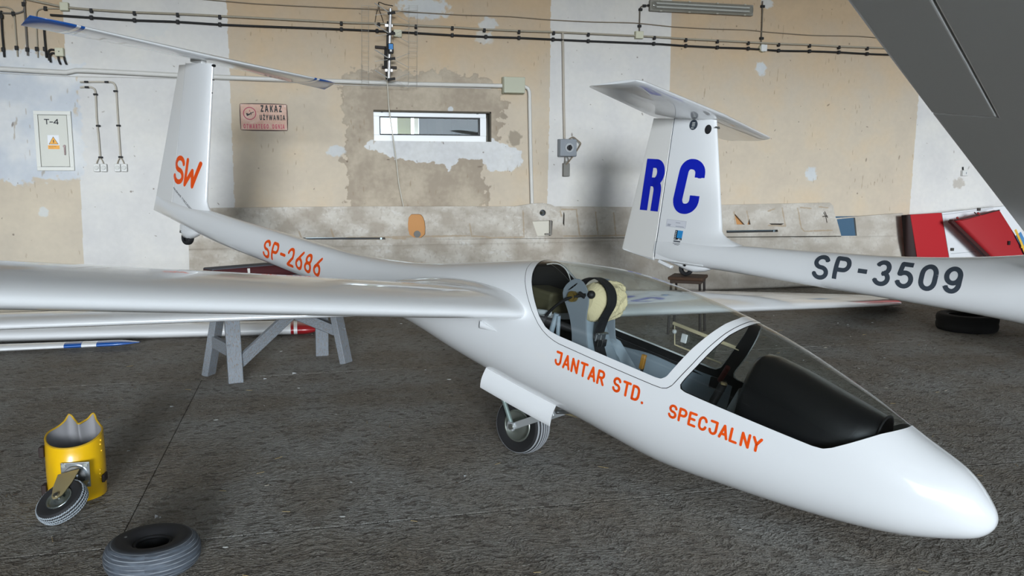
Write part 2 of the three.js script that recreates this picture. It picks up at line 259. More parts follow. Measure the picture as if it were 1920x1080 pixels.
const planar = (g, sx = 1, sz = 1) => { const p = g.attributes.position, u = []; for (let i = 0; i < p.count; i++) u.push(p.getX(i) * sx, p.getZ(i) * sz); g.setAttribute('uv', new THREE.Float32BufferAttribute(u, 2)); return g; };
const floor = structure('floor', box(RIGHT - LEFT + 0.6, 0.3, DEEP + 0.6, (LEFT + RIGHT) / 2, -0.156, MID), jointDirt);
const rows = [WALL, -7.08, -3.86, -0.65, 2.55, FRONT + 0.3], cuts = [[-4.6, 9.4], [-0.87, 9.2], [-4.1, 4.9], [-0.87, 8], [-4, 6]], joint = 0.003;
rows.slice(1).forEach((z1, i) => { const xs = [LEFT - 0.3, ...cuts[i], RIGHT + 0.3], z0 = rows[i]; for (let k = 0; k + 1 < xs.length; k++) mesh('slab', planar(box(xs[k + 1] - xs[k] - 2 * joint, 0.1, z1 - z0 - 5 * joint, (xs[k] + xs[k + 1]) / 2, -0.05, (z0 + z1) / 2)), asphalt, floor); });
structure('ground', box(160, 0.3, 160, 2, -0.35, 0), std(0x55534d, 0.95));

// the small window: frame deep in its reveal, pane, and the shed that stands outside behind it
{
  const x0 = wa.x - 0.004, x1 = onWall(910, 235, -0.12).x, y0 = wb.y - 0.004, y1 = onWall(800, 208, -0.12).y, z = WALL - 0.1, t = 0.085, w = tag(new THREE.Group(), null, null, null, 'structure');
  w.name = 'window_1'; w.position.set(x0, y0, z); scene.add(w);
  const W = x1 - x0, H = y1 - y0, inner = box(0.03, 0.03, 0.03);
  mesh('window_frame', [box(W, t, 0.07, W / 2, H - t / 2, 0, 0.006), box(W, t, 0.07, W / 2, t / 2, 0, 0.006), box(t, H - 2 * t, 0.068, t / 2, H / 2, 0), box(t, H - 2 * t, 0.068, W - t / 2, H / 2, 0)], pvc, w);
  mesh('sash', [box(W - 2 * t, 0.014, 0.05, W / 2, H - t - 0.007, 0.018), box(W - 2 * t, 0.014, 0.05, W / 2, t + 0.007, 0.018), box(0.014, H - 2 * t - 0.03, 0.05, t + 0.007, H / 2, 0.018), box(0.014, H - 2 * t - 0.03, 0.05, W - t - 0.007, H / 2, 0.018)], std(0x26282a, 0.6), w);
  mesh('window_pane', box(W - 2 * t, H - 2 * t, 0.006, W / 2, H / 2, 0), phys(0xf4f8f8, 0.0, { transmission: 1, thickness: 0 }), w);
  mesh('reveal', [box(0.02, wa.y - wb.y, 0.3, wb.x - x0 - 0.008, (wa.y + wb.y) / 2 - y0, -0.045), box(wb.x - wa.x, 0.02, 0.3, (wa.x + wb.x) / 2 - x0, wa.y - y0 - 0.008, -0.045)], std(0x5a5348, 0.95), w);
  mesh('hinge', [box(0.03, 0.012, 0.02, 0.12, H - 0.03, 0.04, 0.003), box(0.03, 0.012, 0.02, W - 0.12, H - 0.03, 0.04, 0.003)], plasticGrey, w);
}
{
  const s = thing('garden_shed', 'dark board shed outside, seen through the small window', 'shed', V(1.62, -0.2, WALL - 1.15));
  for (let i = 0; i < 17; i++) mesh('board', box(0.118, 3.2, 0.03, i * 0.1182 + 0.06, 1.6, 0, 0.004), std([0x2c2723, 0x25211e, 0x322c28][i % 3], 0.9), s);
  mesh('side_board', box(0.2, 3.2, 0.03, -0.18, 1.6, -0.3, 0.004), std(0x9a9a6a, 0.9), s);
  mesh('corner_post', box(0.06, 3.2, 0.06, -0.04, 1.6, 0.02, 0.004), std(0xdad7cc, 0.8), s); mesh('roof_board', box(0.75, 0.09, 0.05, 0, 0, 0), std(0x1e1d1c, 0.9), s).position.set(0.85, 2.5, 0.05);
}
// ---------------------------------------------------------------- glider bodies
// stations (distance behind the nose, top, bottom, half width) -> a smooth body of rounded sections
function bodyOf(xs, tops, bots, wides) {
  const s = xs.map((x) => Math.sqrt(Math.max(0, xs[0] - x)));
  const slopes = (v) => v.map((_, i) => { if (i === 0) return (v[1] - v[0]) / (s[1] - s[0]); if (i === v.length - 1) return (v[i] - v[i - 1]) / (s[i] - s[i - 1]); const a = s[i] - s[i - 1], b = s[i + 1] - s[i]; return (a * a * v[i + 1] + (b * b - a * a) * v[i] - b * b * v[i - 1]) / (a * b * (a + b)); });
  const cubic = (v) => { const m = slopes(v); return (q) => { let i = 0; while (i < s.length - 2 && q > s[i + 1]) i++; const h = s[i + 1] - s[i], t = clamp((q - s[i]) / h, 0, 1); return v[i] * (2 * t ** 3 - 3 * t * t + 1) + h * m[i] * (t ** 3 - 2 * t * t + t) + v[i + 1] * (-2 * t ** 3 + 3 * t * t) + h * m[i + 1] * (t ** 3 - t * t); }; };
  const T = cubic(tops), B = cubic(bots), W = cubic(wides), N = 2.25, e = 2 / N;
  const at = (x) => { const q = Math.sqrt(Math.max(0, xs[0] - x)), t = T(q), b = B(q); return { t, b, w: Math.max(W(q), 1e-4), c: b + (t - b) * 0.45 }; };
  const point = (x, th) => { const { t, b, w, c } = at(x), k = Math.cos(th), n = Math.sin(th), sn = Math.sign(n) * Math.abs(n) ** e; return V(x, c + (n > 0 ? t - c : c - b) * sn, w * Math.sign(k) * Math.abs(k) ** e); };
  const zAt = (x, y) => { const { t, b, w, c } = at(x), a = y > c ? t - c : c - b; return w * Math.max(0, 1 - Math.abs((y - c) / a) ** N) ** (1 / N); };
  const side = (x, y, lift = 0.0012, sign = 1) => { const f = (X, Y) => V(X, Y, sign * zAt(X, Y)), h = 0.004, p = f(x, y), n = f(x, y + h).sub(f(x, y - h)).cross(f(x + h, y).sub(f(x - h, y))).normalize(); if (n.z * sign < 0) n.negate(); return [p.addScaledVector(n, lift), n]; };
  const skin = (x0, x1, nx, nt, offset = 0) => {
    const pos = [], nor = [], idx = [], s0 = Math.sqrt(xs[0] - x0), s1 = Math.sqrt(xs[0] - x1);
    for (let i = 0; i <= nx; i++) { const u = i / nx, q = lerp(s0, s1, u), x = xs[0] - q * q; for (let k = 0; k <= nt; k++) {
      const th = 2 * Math.PI * k / nt + 0.0137, d = 0.004, p = point(x, th), px = point(Math.min(xs[0] - 1e-7, x + 0.003), th).sub(point(x - 0.003, th)), pt = point(x, th + d).sub(point(x, th - d)), n = q < 0.02 ? V(1, 0, 0) : px.cross(pt).normalize();
      if (n.dot(V(q < 0.3 ? 0.3 : 0, p.y - at(x).c, p.z)) < 0) n.negate(); pos.push(...p.addScaledVector(n, offset).toArray()); nor.push(n.x, n.y, n.z); } }
    const flip = false;
    for (let i = 0; i < nx; i++) for (let k = 0; k < nt; k++) { const a = i * (nt + 1) + k, b = a + 1, c = a + nt + 1, d = c + 1; idx.push(...(flip ? [a, c, b, b, c, d] : [a, b, c, b, d, c])); }
    const g = new THREE.BufferGeometry(); g.setAttribute('position', new THREE.Float32BufferAttribute(pos, 3)); g.setAttribute('normal', new THREE.Float32BufferAttribute(nor, 3)); g.setIndex(idx); return g;
  };
  return { at, point, zAt, side, skin };
}
function gliderGroup(name, label, category, nose, fwd, up, right, base, scale = 1) {
  const o = new THREE.Group(); o.name = numbered(name);
  const basis = new THREE.Matrix4().makeBasis(fwd, up, right);
  o.quaternion.setFromRotationMatrix(basis); o.position.copy(base.clone().multiplyScalar(scale).applyMatrix4(basis).add(nose)); scene.add(o);
  frames.set(o, new THREE.Matrix4().makeScale(scale, scale, scale).multiply(new THREE.Matrix4().makeTranslation(-base.x, -base.y, -base.z)));
  return tag(o, label, category);
}
const sub = (parent, child) => { frames.set(child, frames.get(parent)); return child; };   // a part whose own pieces are given in the glider's axes
function wheelGeo(R, w, at, grooves = 5, n = 40) {                // tyre whose axle lies along z
  const prof = [], r0 = R * 0.52; prof.push([r0, -w * 0.36], [r0 + 0.01, -w * 0.42]);
  for (let i = 0; i <= 26; i++) { const a = -1 + 2 * i / 26, k = Math.abs(Math.sin((a + 1) / 2 * Math.PI * grooves)) < 0.22 && Math.abs(a) < 0.8 ? 0.004 : 0; prof.push([R * (1 - 0.16 * Math.abs(a) ** 3.2) - k, a * w / 2]); }
  prof.push([r0 + 0.01, w * 0.42], [r0, w * 0.36]);
  return new THREE.LatheGeometry(prof.map(([r, y]) => new THREE.Vector2(r, y)), n).rotateX(Math.PI / 2).translate(at.x, at.y, at.z);
}

// ---- the white glider in front
const sw = bodyOf([0, -0.04, -0.15, -0.35, -0.7, -1.1, -1.5, -2, -2.5, -3, -3.5, -4.2, -5, -6, -6.8, -7.1],
  [0, 0.0754, 0.1661, 0.2436, 0.3795, 0.495, 0.5625, 0.587, 0.5225, 0.3914, 0.2675, 0.1706, 0.1358, 0.098, 0.0743, 0.06],
  [0, -0.0746, -0.1295, -0.1949, -0.256, -0.2964, -0.3217, -0.2804, -0.2439, -0.1944, -0.1328, -0.1261, -0.1315, -0.1361, -0.0966, -0.085],
  [0, 0.0738, 0.1455, 0.2109, 0.2621, 0.2924, 0.3049, 0.3087, 0.2932, 0.2485, 0.1863, 0.1414, 0.1207, 0.1055, 0.06, 0.008]);
const SW = gliderGroup('glider', 'white single-seat glider in front with open wheel, clear canopy and orange SP-2686 and SW lettering', 'glider', V(2.71206, 0.22222, -2.72361), V(0.57355, -0.16633, 0.80211), V(0.17129, 0.98187, 0.08113), V(-0.80106, 0.09086, 0.59164), V(-2.46, -0.652, 0));
const hatchOuter = outline([[-2.562, 1.2], [-2.56, 0.512], [-2.532, 0.464], [-2.479, 0.403], [-2.416, 0.339], [-2.342, 0.268], [-2.277, 0.214], [-2.236, 0.188], [-2.19, 0.168], [-2.15, 0.157], [-2.111, 0.15], [-1.873, 0.137], [-1.648, 0.126], [-1.513, 0.12], [-1.462, 0.12], [-1.432, 0.13], [-1.41, 0.152], [-1.386, 0.197], [-1.345, 0.275], [-1.303, 0.366], [-1.259, 0.45], [-1.238, 0.482], [-1.214, 0.515], [-1.195, 0.54], [-1.16, 1.2]]);
const hatchGlass = outline([[-2.515, 1.2], [-2.512, 0.52], [-2.488, 0.49], [-2.462, 0.452], [-2.43, 0.412], [-2.359, 0.336], [-2.282, 0.256], [-2.22, 0.212], [-2.18, 0.199], [-2.124, 0.192], [-1.885, 0.181], [-1.661, 0.17], [-1.51, 0.162], [-1.478, 0.164], [-1.452, 0.183], [-1.411, 0.268], [-1.374, 0.345], [-1.323, 0.434], [-1.288, 0.49], [-1.262, 0.52], [-1.22, 1.2]]);
const windGlass = outline([[-1.132, 1.2], [-1.17, 0.545], [-1.196, 0.507], [-1.24, 0.45], [-1.28, 0.366], [-1.322, 0.275], [-1.363, 0.195], [-1.374, 0.165], [-1.366, 0.15], [-1.34, 0.142], [-1.219, 0.134], [-0.967, 0.119], [-0.81, 0.11], [-0.715, 0.105], [-0.672, 0.108], [-0.638, 0.124], [-0.577, 0.166], [-0.481, 0.235], [-0.429, 0.263], [-0.405, 0.274], [-0.385, 0.3], [-0.36, 1.2]]);
{
  const fine = sw.skin(-0.00005, -7.1, 560, 160), low = (x) => sw.at(x).b;
  mesh('fuselage', clip(fine, (x, y) => Math.min(hatchOuter(x, y), windGlass(x, y))), gelcoat, SW);
  const windshield = mesh('windshield', clip(sw.skin(-0.3, -2.75, 170, 160, -0.0015), (x, y) => 0.004 - windGlass(x, y)), acrylic, SW, 'clear fixed windshield');
  const hood = new THREE.Group(); hood.name = 'canopy'; SW.add(hood); sub(SW, hood);
  mesh('canopy_frame', clip(sw.skin(-0.9, -2.75, 380, 200, 0.0008), (x, y) => Math.min(-hatchOuter(x, y) - 0.0035, hatchGlass(x, y))), gelcoat, hood);
  mesh('canopy_glass', clip(sw.skin(-0.3, -2.75, 170, 160, -0.001), (x, y) => 0.003 - hatchGlass(x, y)), acrylic, hood);
  mesh('frame_lining', clip(sw.skin(-0.9, -2.75, 300, 160, -0.012), (x, y) => Math.min(-hatchOuter(x, y) + 0.004, hatchGlass(x, y) - 0.006)), black, hood, 'black lining inside the canopy frame');
  // the cockpit: a lining inside the skin, grey beside the seat and black in front
  const inner = sw.skin(-0.3, -2.9, 150, 120, -0.02);
  mesh('cockpit_side', clip(inner, (x, y) => Math.min(hatchOuter(x, y) + 0.03, -1.36 - x, x + 2.2, 0.12 - y)), panGrey, SW);
  mesh('cockpit_rim', clip(sw.skin(-0.3, -2.9, 150, 120, -0.0225), (x, y) => Math.min(windGlass(x, y) - 0.004, hatchOuter(x, y) - 0.002, 0.18 - y, -0.5 - x, x + 2.3, y - 0.105)), blackCloth, SW, 'black strip along the cockpit sill');
  mesh('front_lining', clip(inner, (x, y) => Math.min(windGlass(x, y) - 0.003, x + 1.36, -0.36 - x, 0.15 - y)), blackCloth, SW);
  mesh('arch_lining', clip(sw.skin(-0.95, -1.6, 200, 160, -0.014), (x, y) => Math.min(windGlass(x, y), hatchOuter(x, y), x + 1.5, -1.05 - x, y - 0.1)), black, SW);
  mesh('rear_lining', clip(sw.skin(-0.3, -3.2, 150, 120, -0.015), (x, y) => Math.min(hatchOuter(x, y) - 0.004, -2.2 - x, x + 3.15)), blackCloth, SW);
  const ring = (x, k = 0.93) => Array.from({ length: 40 }, (_, i) => { const a = sw.at(x), p = sw.point(x, i / 40 * 2 * Math.PI); return V(x, a.c + (p.y - a.c) * k, p.z * k); });
  mesh('bulkhead', loft([ring(-2.96), ring(-2.94)]), blackCloth, SW);
  mesh('parcel_box', new RoundedBoxGeometry(0.2, 0.13, 0.22, 3, 0.02).translate(-2.5, 0.285, -0.06), std(0x4a4630, 0.8), SW, 'olive box behind the headrest');
  mesh('spar_tube', [rod(V(-2.45, 0.235, 0.15), V(-2.315, 0.258, 0.15), 0.016)], std(0xc7ccd0, 0.4), SW);
  mesh('wheel_lever', [rod(V(-2.29, 0.1, 0.15), V(-2.272, 0.268, 0.15), 0.016), rod(V(-2.24, 0.1, 0.13), V(-2.255, 0.26, 0.15), 0.012)], panGrey, SW);
  mesh('rear_edge', tube([80, 90, 100, 112, 124, 136].map((d) => { const a = sw.at(-2.47), p = sw.point(-2.47, d * Math.PI / 180); return V(p.x, a.c + (p.y - a.c) * 0.955, p.z * 0.955); }), 0.004, 30, 6), plasticWhite, hood, 'white inner edge at the back of the canopy');
  // seat: pan and back in one shell
  const seatRing = (x, y, w, lip) => [V(x, y + lip, w), V(x + 0.015, y + lip * 0.4, w * 0.9), V(x + 0.03, y, w * 0.6), V(x + 0.035, y - 0.01, 0), V(x + 0.03, y, -w * 0.6), V(x + 0.015, y + lip * 0.4, -w * 0.9), V(x, y + lip, -w), V(x - 0.018, y + lip - 0.01, -w), V(x - 0.02, y - 0.02, -w * 0.5), V(x - 0.02, y - 0.03, 0), V(x - 0.02, y - 0.02, w * 0.5), V(x - 0.018, y + lip - 0.01, w)];
  mesh('seat_pan', loft([seatRing(-2.19, 0.42, 0.085, 0), seatRing(-2.14, 0.3, 0.105, 0), seatRing(-2.08, 0.18, 0.13, 0), seatRing(-1.98, 0.02, 0.18, 0.005), seatRing(-1.86, -0.1, 0.225, 0.01), seatRing(-1.68, -0.17, 0.24, 0.03), seatRing(-1.45, -0.16, 0.235, 0.03), seatRing(-1.2, -0.1, 0.22, 0.02)]), panGrey, SW);
  mesh('seat_wedge', loft([[V(-2.03, 0.16, -0.09), V(-1.99, 0.05, -0.15), V(-2.06, 0.05, -0.15), V(-2.1, 0.17, -0.09)], [V(-2.03, 0.16, -0.18), V(-1.82, -0.06, -0.235), V(-2.1, -0.06, -0.235), V(-2.13, 0.18, -0.18)]]), panGrey, SW);
  const bracket = (z) => { const s = new THREE.Shape(rounded([[-2.285, 0.4], [-2.19, 0.51], [-2.085, 0.43], [-2.085, 0.27], [-2.0, 0.06], [-2.12, 0.06], [-2.15, 0.2], [-2.2, 0.3]], 2).map((p) => new THREE.Vector2(...p))); s.holes.push(new THREE.Path(rounded([[-2.24, 0.415], [-2.185, 0.47], [-2.177, 0.461], [-2.232, 0.406]], 1).map((p) => new THREE.Vector2(...p)))); return new THREE.ExtrudeGeometry(s, { depth: 0.006, bevelEnabled: true, bevelSize: 0.002, bevelThickness: 0.002, bevelSegments: 2 }).translate(0, 0, z); };
  for (const z of [0.135, -0.15]) mesh('headrest_bracket', bracket(z), greyPaint, SW);
  mesh('bracket_knob', [cyl(0.03, 0.03, 0.02, 24).rotateX(Math.PI / 2).translate(-2.185, 0.389, 0.155), cyl(0.02, 0.018, 0.008, 24).rotateX(Math.PI / 2).translate(-2.185, 0.389, 0.168)], brass, SW);
  const fleece = (() => { const rings = []; for (let i = 0; i <= 64; i++) { const z = lerp(0.125, -0.2, i / 64), e = Math.min(i, 64 - i) / 9, k = Math.min(1, Math.sqrt(e + 0.08)); rings.push(Array.from({ length: 90 }, (_, q) => { const a = q / 90 * 2 * Math.PI, r = (0.083 + 0.02 * fbm(Math.cos(a) * 1.4 + z * 8, Math.sin(a) * 1.4 + z * 5, 3) * smooth(-z, -0.03, 0.03) + 0.004 * noise2(a * 9, z * 90)) * k, sag = a > Math.PI * 1.1 && a < Math.PI * 1.9 ? 0.03 * Math.sin((a - Math.PI * 1.1) / 0.8) : 0; return V(-2.105 + 0.012 * Math.sin(z * 14) + r * 1.03 * Math.cos(a), 0.392 + 0.02 * z + r * 1.12 * Math.sin(a) - sag, z); })); } return loft(rings); })();
  mesh('headrest_cushion', fleece, std(0xd6c8a0, 1), SW, 'cream fleece headrest cushion');
  const strap = (z0, z1, top) => { const c = new THREE.CatmullRomCurve3([V(-2.23, 0.4, z0), V(-2.183, 0.48, z0), V(-2.105, 0.512, z0), V(-2.018, 0.475, lerp(z0, z1, 0.3)), V(-1.99, 0.4, lerp(z0, z1, 0.5)), V(-2.02, 0.3, lerp(z0, z1, 0.7)), V(-2.03, 0.19, z1), V(-1.96, 0.06, z1), V(-1.88, -0.05, z1)]); const rings = []; for (let i = 0; i <= 40; i++) { const p = c.getPoint(i / 40), t = c.getTangent(i / 40), n = V(-t.y, t.x, 0).multiplyScalar(-0.0025); rings.push([V(p.x - n.x, p.y - n.y, p.z + 0.021), V(p.x + n.x, p.y + n.y, p.z + 0.021), V(p.x + n.x, p.y + n.y, p.z - 0.021), V(p.x - n.x, p.y - n.y, p.z - 0.021)]); } return loft(rings); };
  for (const [a, b] of [[0.085, 0.075], [0.045, 0.028]]) { const belt = mesh('seat_belt', strap(a, b), std(0x121317, 0.75), SW, 'black shoulder strap over the cushion');
    mesh('buckle', [box(0.012, 0.045, 0.045, -2.022, 0.2, b, 0.004), box(0.02, 0.012, 0.048, -2.014, 0.222, b, 0.004)], steel, sub(SW, belt)); mesh('buckle_pad', box(0.01, 0.04, 0.044, -2.006, 0.168, b, 0.004), black, belt); }
  const hose = mesh('hose', tube([V(-2.34, 0.02, 0.16), V(-2.345, 0.12, 0.17), V(-2.31, 0.25, 0.185), V(-2.22, 0.36, 0.175), V(-2.13, 0.41, 0.15), V(-2.11, 0.418, 0.14)], 0.0085, 50, 10), black, SW);
  mesh('valve', [new THREE.SphereGeometry(0.023, 16, 12).translate(-2.085, 0.425, 0.13), cyl(0.012, 0.012, 0.04, 14).rotateZ(1.3).translate(-2.13, 0.412, 0.15)], black, sub(SW, hose));
  mesh('trim_handle', box(0.024, 0.08, 0.022, -1.733, 0.149, 0.05, 0.004), std(0xa9792f, 0.5), SW, 'tan wooden handle');
  mesh('handle_post', rod(V(-1.728, 0.115, 0.05), V(-1.72, -0.16, 0.05), 0.008), black, SW);
  // sliding window and its rails on the far side of the hood
  const far = (x, y, d = 0.004) => V(x, y, -sw.zAt(x, y) + d);
  mesh('window_rail', [bar(far(-1.78, 0.335), far(-1.36, 0.31), 0.016, 0.018), bar(far(-1.75, 0.215), far(-1.45, 0.2), 0.008, 0.008), bar(far(-1.77, 0.33), far(-1.752, 0.212), 0.006, 0.006)], std(0xc9bd9c, 0.4), hood, 'pale plastic rails of the sliding window');
  mesh('sliding_window', bar(far(-1.7, 0.265), far(-1.5, 0.255), 0.003, 0.09), acrylic, hood);
  mesh('window_catch', [box(0.035, 0.05, 0.012, ...far(-1.695, 0.27, 0.014).toArray(), 0.004), new THREE.SphereGeometry(0.013, 14, 10).translate(...far(-1.762, 0.29, 0.012).toArray())], std(0xd9dcdc, 0.3), hood);
  // instrument hood, panel and controls below the windshield
  const hump = (x, top, w, base) => { const q = []; for (let i = 0; i <= 24; i++) { const a = Math.PI * i / 24, k = Math.cos(a); q.push(V(x, base + (top - base) * Math.sin(a) ** 0.62, w * Math.sign(k) * Math.abs(k) ** 0.8)); } return q; };
  const humpRings = [[-1.135, 0.315, 0.16, -0.02], [-1.125, 0.37, 0.185, -0.03], [-1.1, 0.385, 0.195, -0.03], [-1.05, 0.386, 0.2, 0], [-0.9, 0.362, 0.2, 0.02], [-0.75, 0.328, 0.196, 0.04], [-0.6, 0.296, 0.165, 0.06], [-0.545, 0.284, 0.14, 0.08], [-0.51, 0.276, 0.12, 0.1]].map((a) => hump(...a));
  mesh('instrument_hood', loft(humpRings, false, false), blackGloss, SW, 'black instrument hood filling the windshield');
  mesh('instrument_panel', loft([hump(-1.128, 0.35, 0.17, -0.12), hump(-1.118, 0.35, 0.17, -0.12)]), black, SW);
  mesh('nose_shelf', clip(sw.skin(-0.3, -1.4, 90, 120, -0.03), (x, y) => Math.min(0.10 - y, x + 1.15, -0.42 - x)), black, SW);
  mesh('air_vent', [tube(hump(-0.508, 0.279, 0.122, 0.1), 0.006, 50, 8)], black, SW);
  mesh('instrument_side', loft([[V(-1.22, 0.02, 0.1), V(-1.165, 0.2, 0.1), V(-1.14, 0.0, 0.12)], [V(-1.22, 0.02, -0.1), V(-1.165, 0.2, -0.1), V(-1.14, 0.0, -0.12)]]), std(0xaab3ba, 0.4), SW, 'pale grey panel edge');
  const stick = mesh('control_stick', [tube([V(-1.35, -0.15, 0.0), V(-1.34, 0.02, 0.0), V(-1.3, 0.13, 0.01)], 0.012, 20, 10), rod(V(-1.325, 0.05, 0.0), V(-1.285, 0.17, 0.012), 0.021, 14)], black, SW);
  mesh('stick_button', cyl(0.017, 0.017, 0.01, 16).translate(-1.283, 0.175, 0.012), std(0x8a7a55, 0.5), sub(SW, stick));
  mesh('brake_handle', [rod(V(-1.4, 0.13, -0.2), V(-1.36, 0.22, -0.17), 0.015, 12)], std(0x5b1f1c, 0.5), SW, 'dark red handle');
  mesh('brake_bracket', box(0.09, 0.06, 0.02, -1.42, 0.1, -0.23, 0.005), black, SW);

  // wings
  const fair = (z) => Math.exp(-(((z - 0.26) / 0.075) ** 2)) * (z > 0.26 ? 1 : 1) + (z < 0.26 ? 1 - Math.exp(-(((z - 0.26) / 0.075) ** 2)) : 0);
  const wingLE = (z) => -2.339 - 0.0014 * z, chord = (z) => 0.951 - 0.0424 * z;
  const wingRings = (s, dih) => [0.25, 0.28, 0.31, 0.34, 0.37, 0.4, 0.44, 0.5, 0.6, 0.9, 1.4, 2, 2.8, 3.6, 4.4, 5, 5.8, 6.6, 7.1, 7.32, 7.42, 7.46].map((z) => {
    const f = fair(z), r = Math.max(0, (z - 7.2) / 0.27), y = 0.2335 + dih * z, c = chord(z), lx = wingLE(z) - 0.25 * r * r - 0.052 * f;
    return section(V(lx, y - 0.006 * f, s * z), V(wingLE(z) - c + 0.02 * r - 0.2 * f, y - 0.0787 * c - 0.02 * f, s * z), V(0, 1, 0), 0.145 * (1 + 0.1 * f) * (1 - 0.75 * r * r), 0.02, 0, 1, 30);
  });
  const wr = mesh('wing', loft(wingRings(1, 0.0516)), gelcoat, SW), wl = mesh('wing', loft(wingRings(-1, -0.0173)), gelcoat, SW);
  const onWing = (u, z, dih) => { const c = chord(z), h = 5 * 0.145 * (0.2969 * Math.sqrt(u) - 0.126 * u - 0.3516 * u * u + 0.2843 * u ** 3 - 0.1015 * u ** 4); return V(wingLE(z) - c * u, 0.2335 + dih * z + (h + 0.08 * u * (1 - u) - 0.0787 * u) * c + 0.004, z); };
  const ribbon = (s, dih, q) => { const pts = []; for (let i = 0; i < 14; i++) for (let k = 0; k < 6; k++) { const P = (a, b) => { const u0 = lerp(q[0], q[2], a), u1 = lerp(q[1], q[3], a), p = onWing(lerp(u0, u1, b), lerp(q[4], q[5], a), dih); p.z *= s; return p; }, a0 = i / 14, a1 = (i + 1) / 14, b0 = k / 6, b1 = (k + 1) / 6; pts.push(P(a0, b0), P(a1, b0), P(a1, b1), P(a0, b0), P(a1, b1), P(a0, b1)); } const g = new THREE.BufferGeometry().setFromPoints(pts); g.computeVertexNormals(); return g; };
  mesh('wing_joint', ribbon(1, 0.0516, [0.62, 0.632, 0.6, 0.608, 0.42, 1.5]), std(0x6a6e72, 1), sub(SW, wr)); mesh('wing_tape', ribbon(1, 0.0516, [0.6, 0.63, 0.95, 0.98, 1.86, 1.9]), std(0xf0f0ee, 0.5), wr);
  mesh('wing_stripe', ribbon(-1, -0.0173, [0.72, 0.8, 0.7, 0.82, 4.9, 5.7]), std(0xb65338, 0.5), sub(SW, wl), 'red stripe across the far wing');
  // fin and rudder
  const LEF = (y) => y < 0.3 ? -6.235 - 0.02 * (y / 0.3) + 0.32 * Math.max(0, (0.2 - y) / 0.2) ** 2.4 : lerp(-6.262, -6.411, (y - 0.3) / 1.04), TEF = (y) => lerp(-7.125, -6.977, clamp((y + 0.09) / 1.37, 0, 1)), HIN = (y) => lerp(-6.72, -6.835, (y + 0.1) / 1.4);
  const ys = [-0.06, 0, 0.03, 0.06, 0.09, 0.12, 0.16, 0.22, 0.3, 0.5, 0.8, 1.1, 1.25, 1.322];
  const finRing = (y, u0, u1) => section(V(LEF(y), y + 0.04 * 0, 0), V(TEF(y), y - 0.045 * (y > 0 ? y / 1.3 : 0), 0), V(0, 0, 1), 0.115, 0, u0, u1);
  const hu = (y) => (LEF(y) - HIN(y)) / (LEF(y) - TEF(y));
  mesh('fin', loft(ys.map((y) => finRing(y, 0, hu(y)))), gelcoat, SW); mesh('rudder', loft([-0.085, ...ys.slice(0, -1), 1.31].map((y) => finRing(y, hu(y) + 0.0004, 1))), gelcoatDull, SW);
  const finZ = (x, y) => { const le = LEF(y), te = TEF(y), c = le - te, u = clamp((le - x) / c, 0.001, 1); return 5 * 0.115 * (0.2969 * Math.sqrt(u) - 0.126 * u - 0.3516 * u * u + 0.2843 * u ** 3 - 0.1015 * u ** 4) * c + 0.0006 * c; };
  const finAt = (x, y) => [V(x, y, finZ(x, y) + 0.0016), V(0.02, 0, 1).normalize()];
  mesh('tail_pylon', [box(0.2, 0.06, 0.05, -6.66, 1.335, 0, 0.012)], gelcoatDull, SW);
  mesh('hinge_line', strokes([[[HIN(0.0), 0.0], [HIN(1.3), 1.3]]], 0.004, finAt), std(0xb4b6b8, 0.6), SW);
  const dots = [[-6.405, 1.3], [-6.395, 1.19], [-6.4, 1.25]];
  for (const [y, r] of [[1.308, 0.012], [1.08, 0.004], [1.19, 0.004]]) mesh('fin_bolt', rod(V(-6.42, y, 0.0), V(-6.365 - (y > 1.2 ? 0.02 : 0), y, 0.0), r), black, SW);
  // tailplane with painted tips
  const tailRing = (s, z) => { const k = z / 1.386, r = Math.max(0, (z - 1.16) / 0.25), y = 1.372 + 0.016 * k; return section(V(lerp(-6.388, -6.445, k) - 0.12 * r * r, y + 0.005, s * z), V(lerp(-6.985, -6.737, k) + 0.02 * r * r, lerp(1.338, 1.312, k), s * z), V(0, 1, 0), 0.1 * (1 - 0.6 * r * r), 0); };
  const zTail = [0, 0.2, 0.5, 0.8, 1.0, 1.06];
  mesh('tailplane', loft([...zTail].reverse().map((z) => tailRing(1, z)).concat(zTail.slice(1).map((z) => tailRing(-1, z)))), gelcoat, SW);
  for (const s of [1, -1]) { const tp = mesh('tailplane_tip', loft([1.12, 1.2, 1.28, 1.33, 1.37, 1.392, 1.402].map((z) => tailRing(s, z))), blueTip, SW, 'blue tailplane tip'); mesh('tip_band', loft([1.09, 1.12].map((z) => tailRing(s, z))), gelcoat, sub(SW, tp)); mesh('tip_band', loft([1.06, 1.09].map((z) => tailRing(s, z))), blueTip, tp); }
  // tail wheel in its fairing
  mesh('tail_wheel_fairing', loft([-6.28, -6.34, -6.42, -6.5, -6.56, -6.6].map((x, i) => { const d = [0.01, 0.045, 0.085, 0.095, 0.06, 0.02][i], w = [0.02, 0.04, 0.05, 0.05, 0.04, 0.02][i]; return Array.from({ length: 20 }, (_, k) => { const a = k / 20 * 2 * Math.PI; return V(x, -0.115 - d / 2 + (d / 2 + 0.012) * Math.sin(a), w * Math.cos(a)); }); })), gelcoat, SW);
  mesh('tail_wheel', wheelGeo(0.068, 0.06, V(-6.475, -0.205, 0), 1), rubber, SW);
  mesh('tail_wheel_bolt', rod(V(-6.515, -0.165, 0.04), V(-6.515, -0.165, 0.056), 0.012), steel, SW);
  // main wheel and its doors
  const tyre = mesh('wheel', wheelGeo(0.172, 0.135, V(-2.46, -0.48, 0), 5, 56), std(0x161617, 0.8), SW);
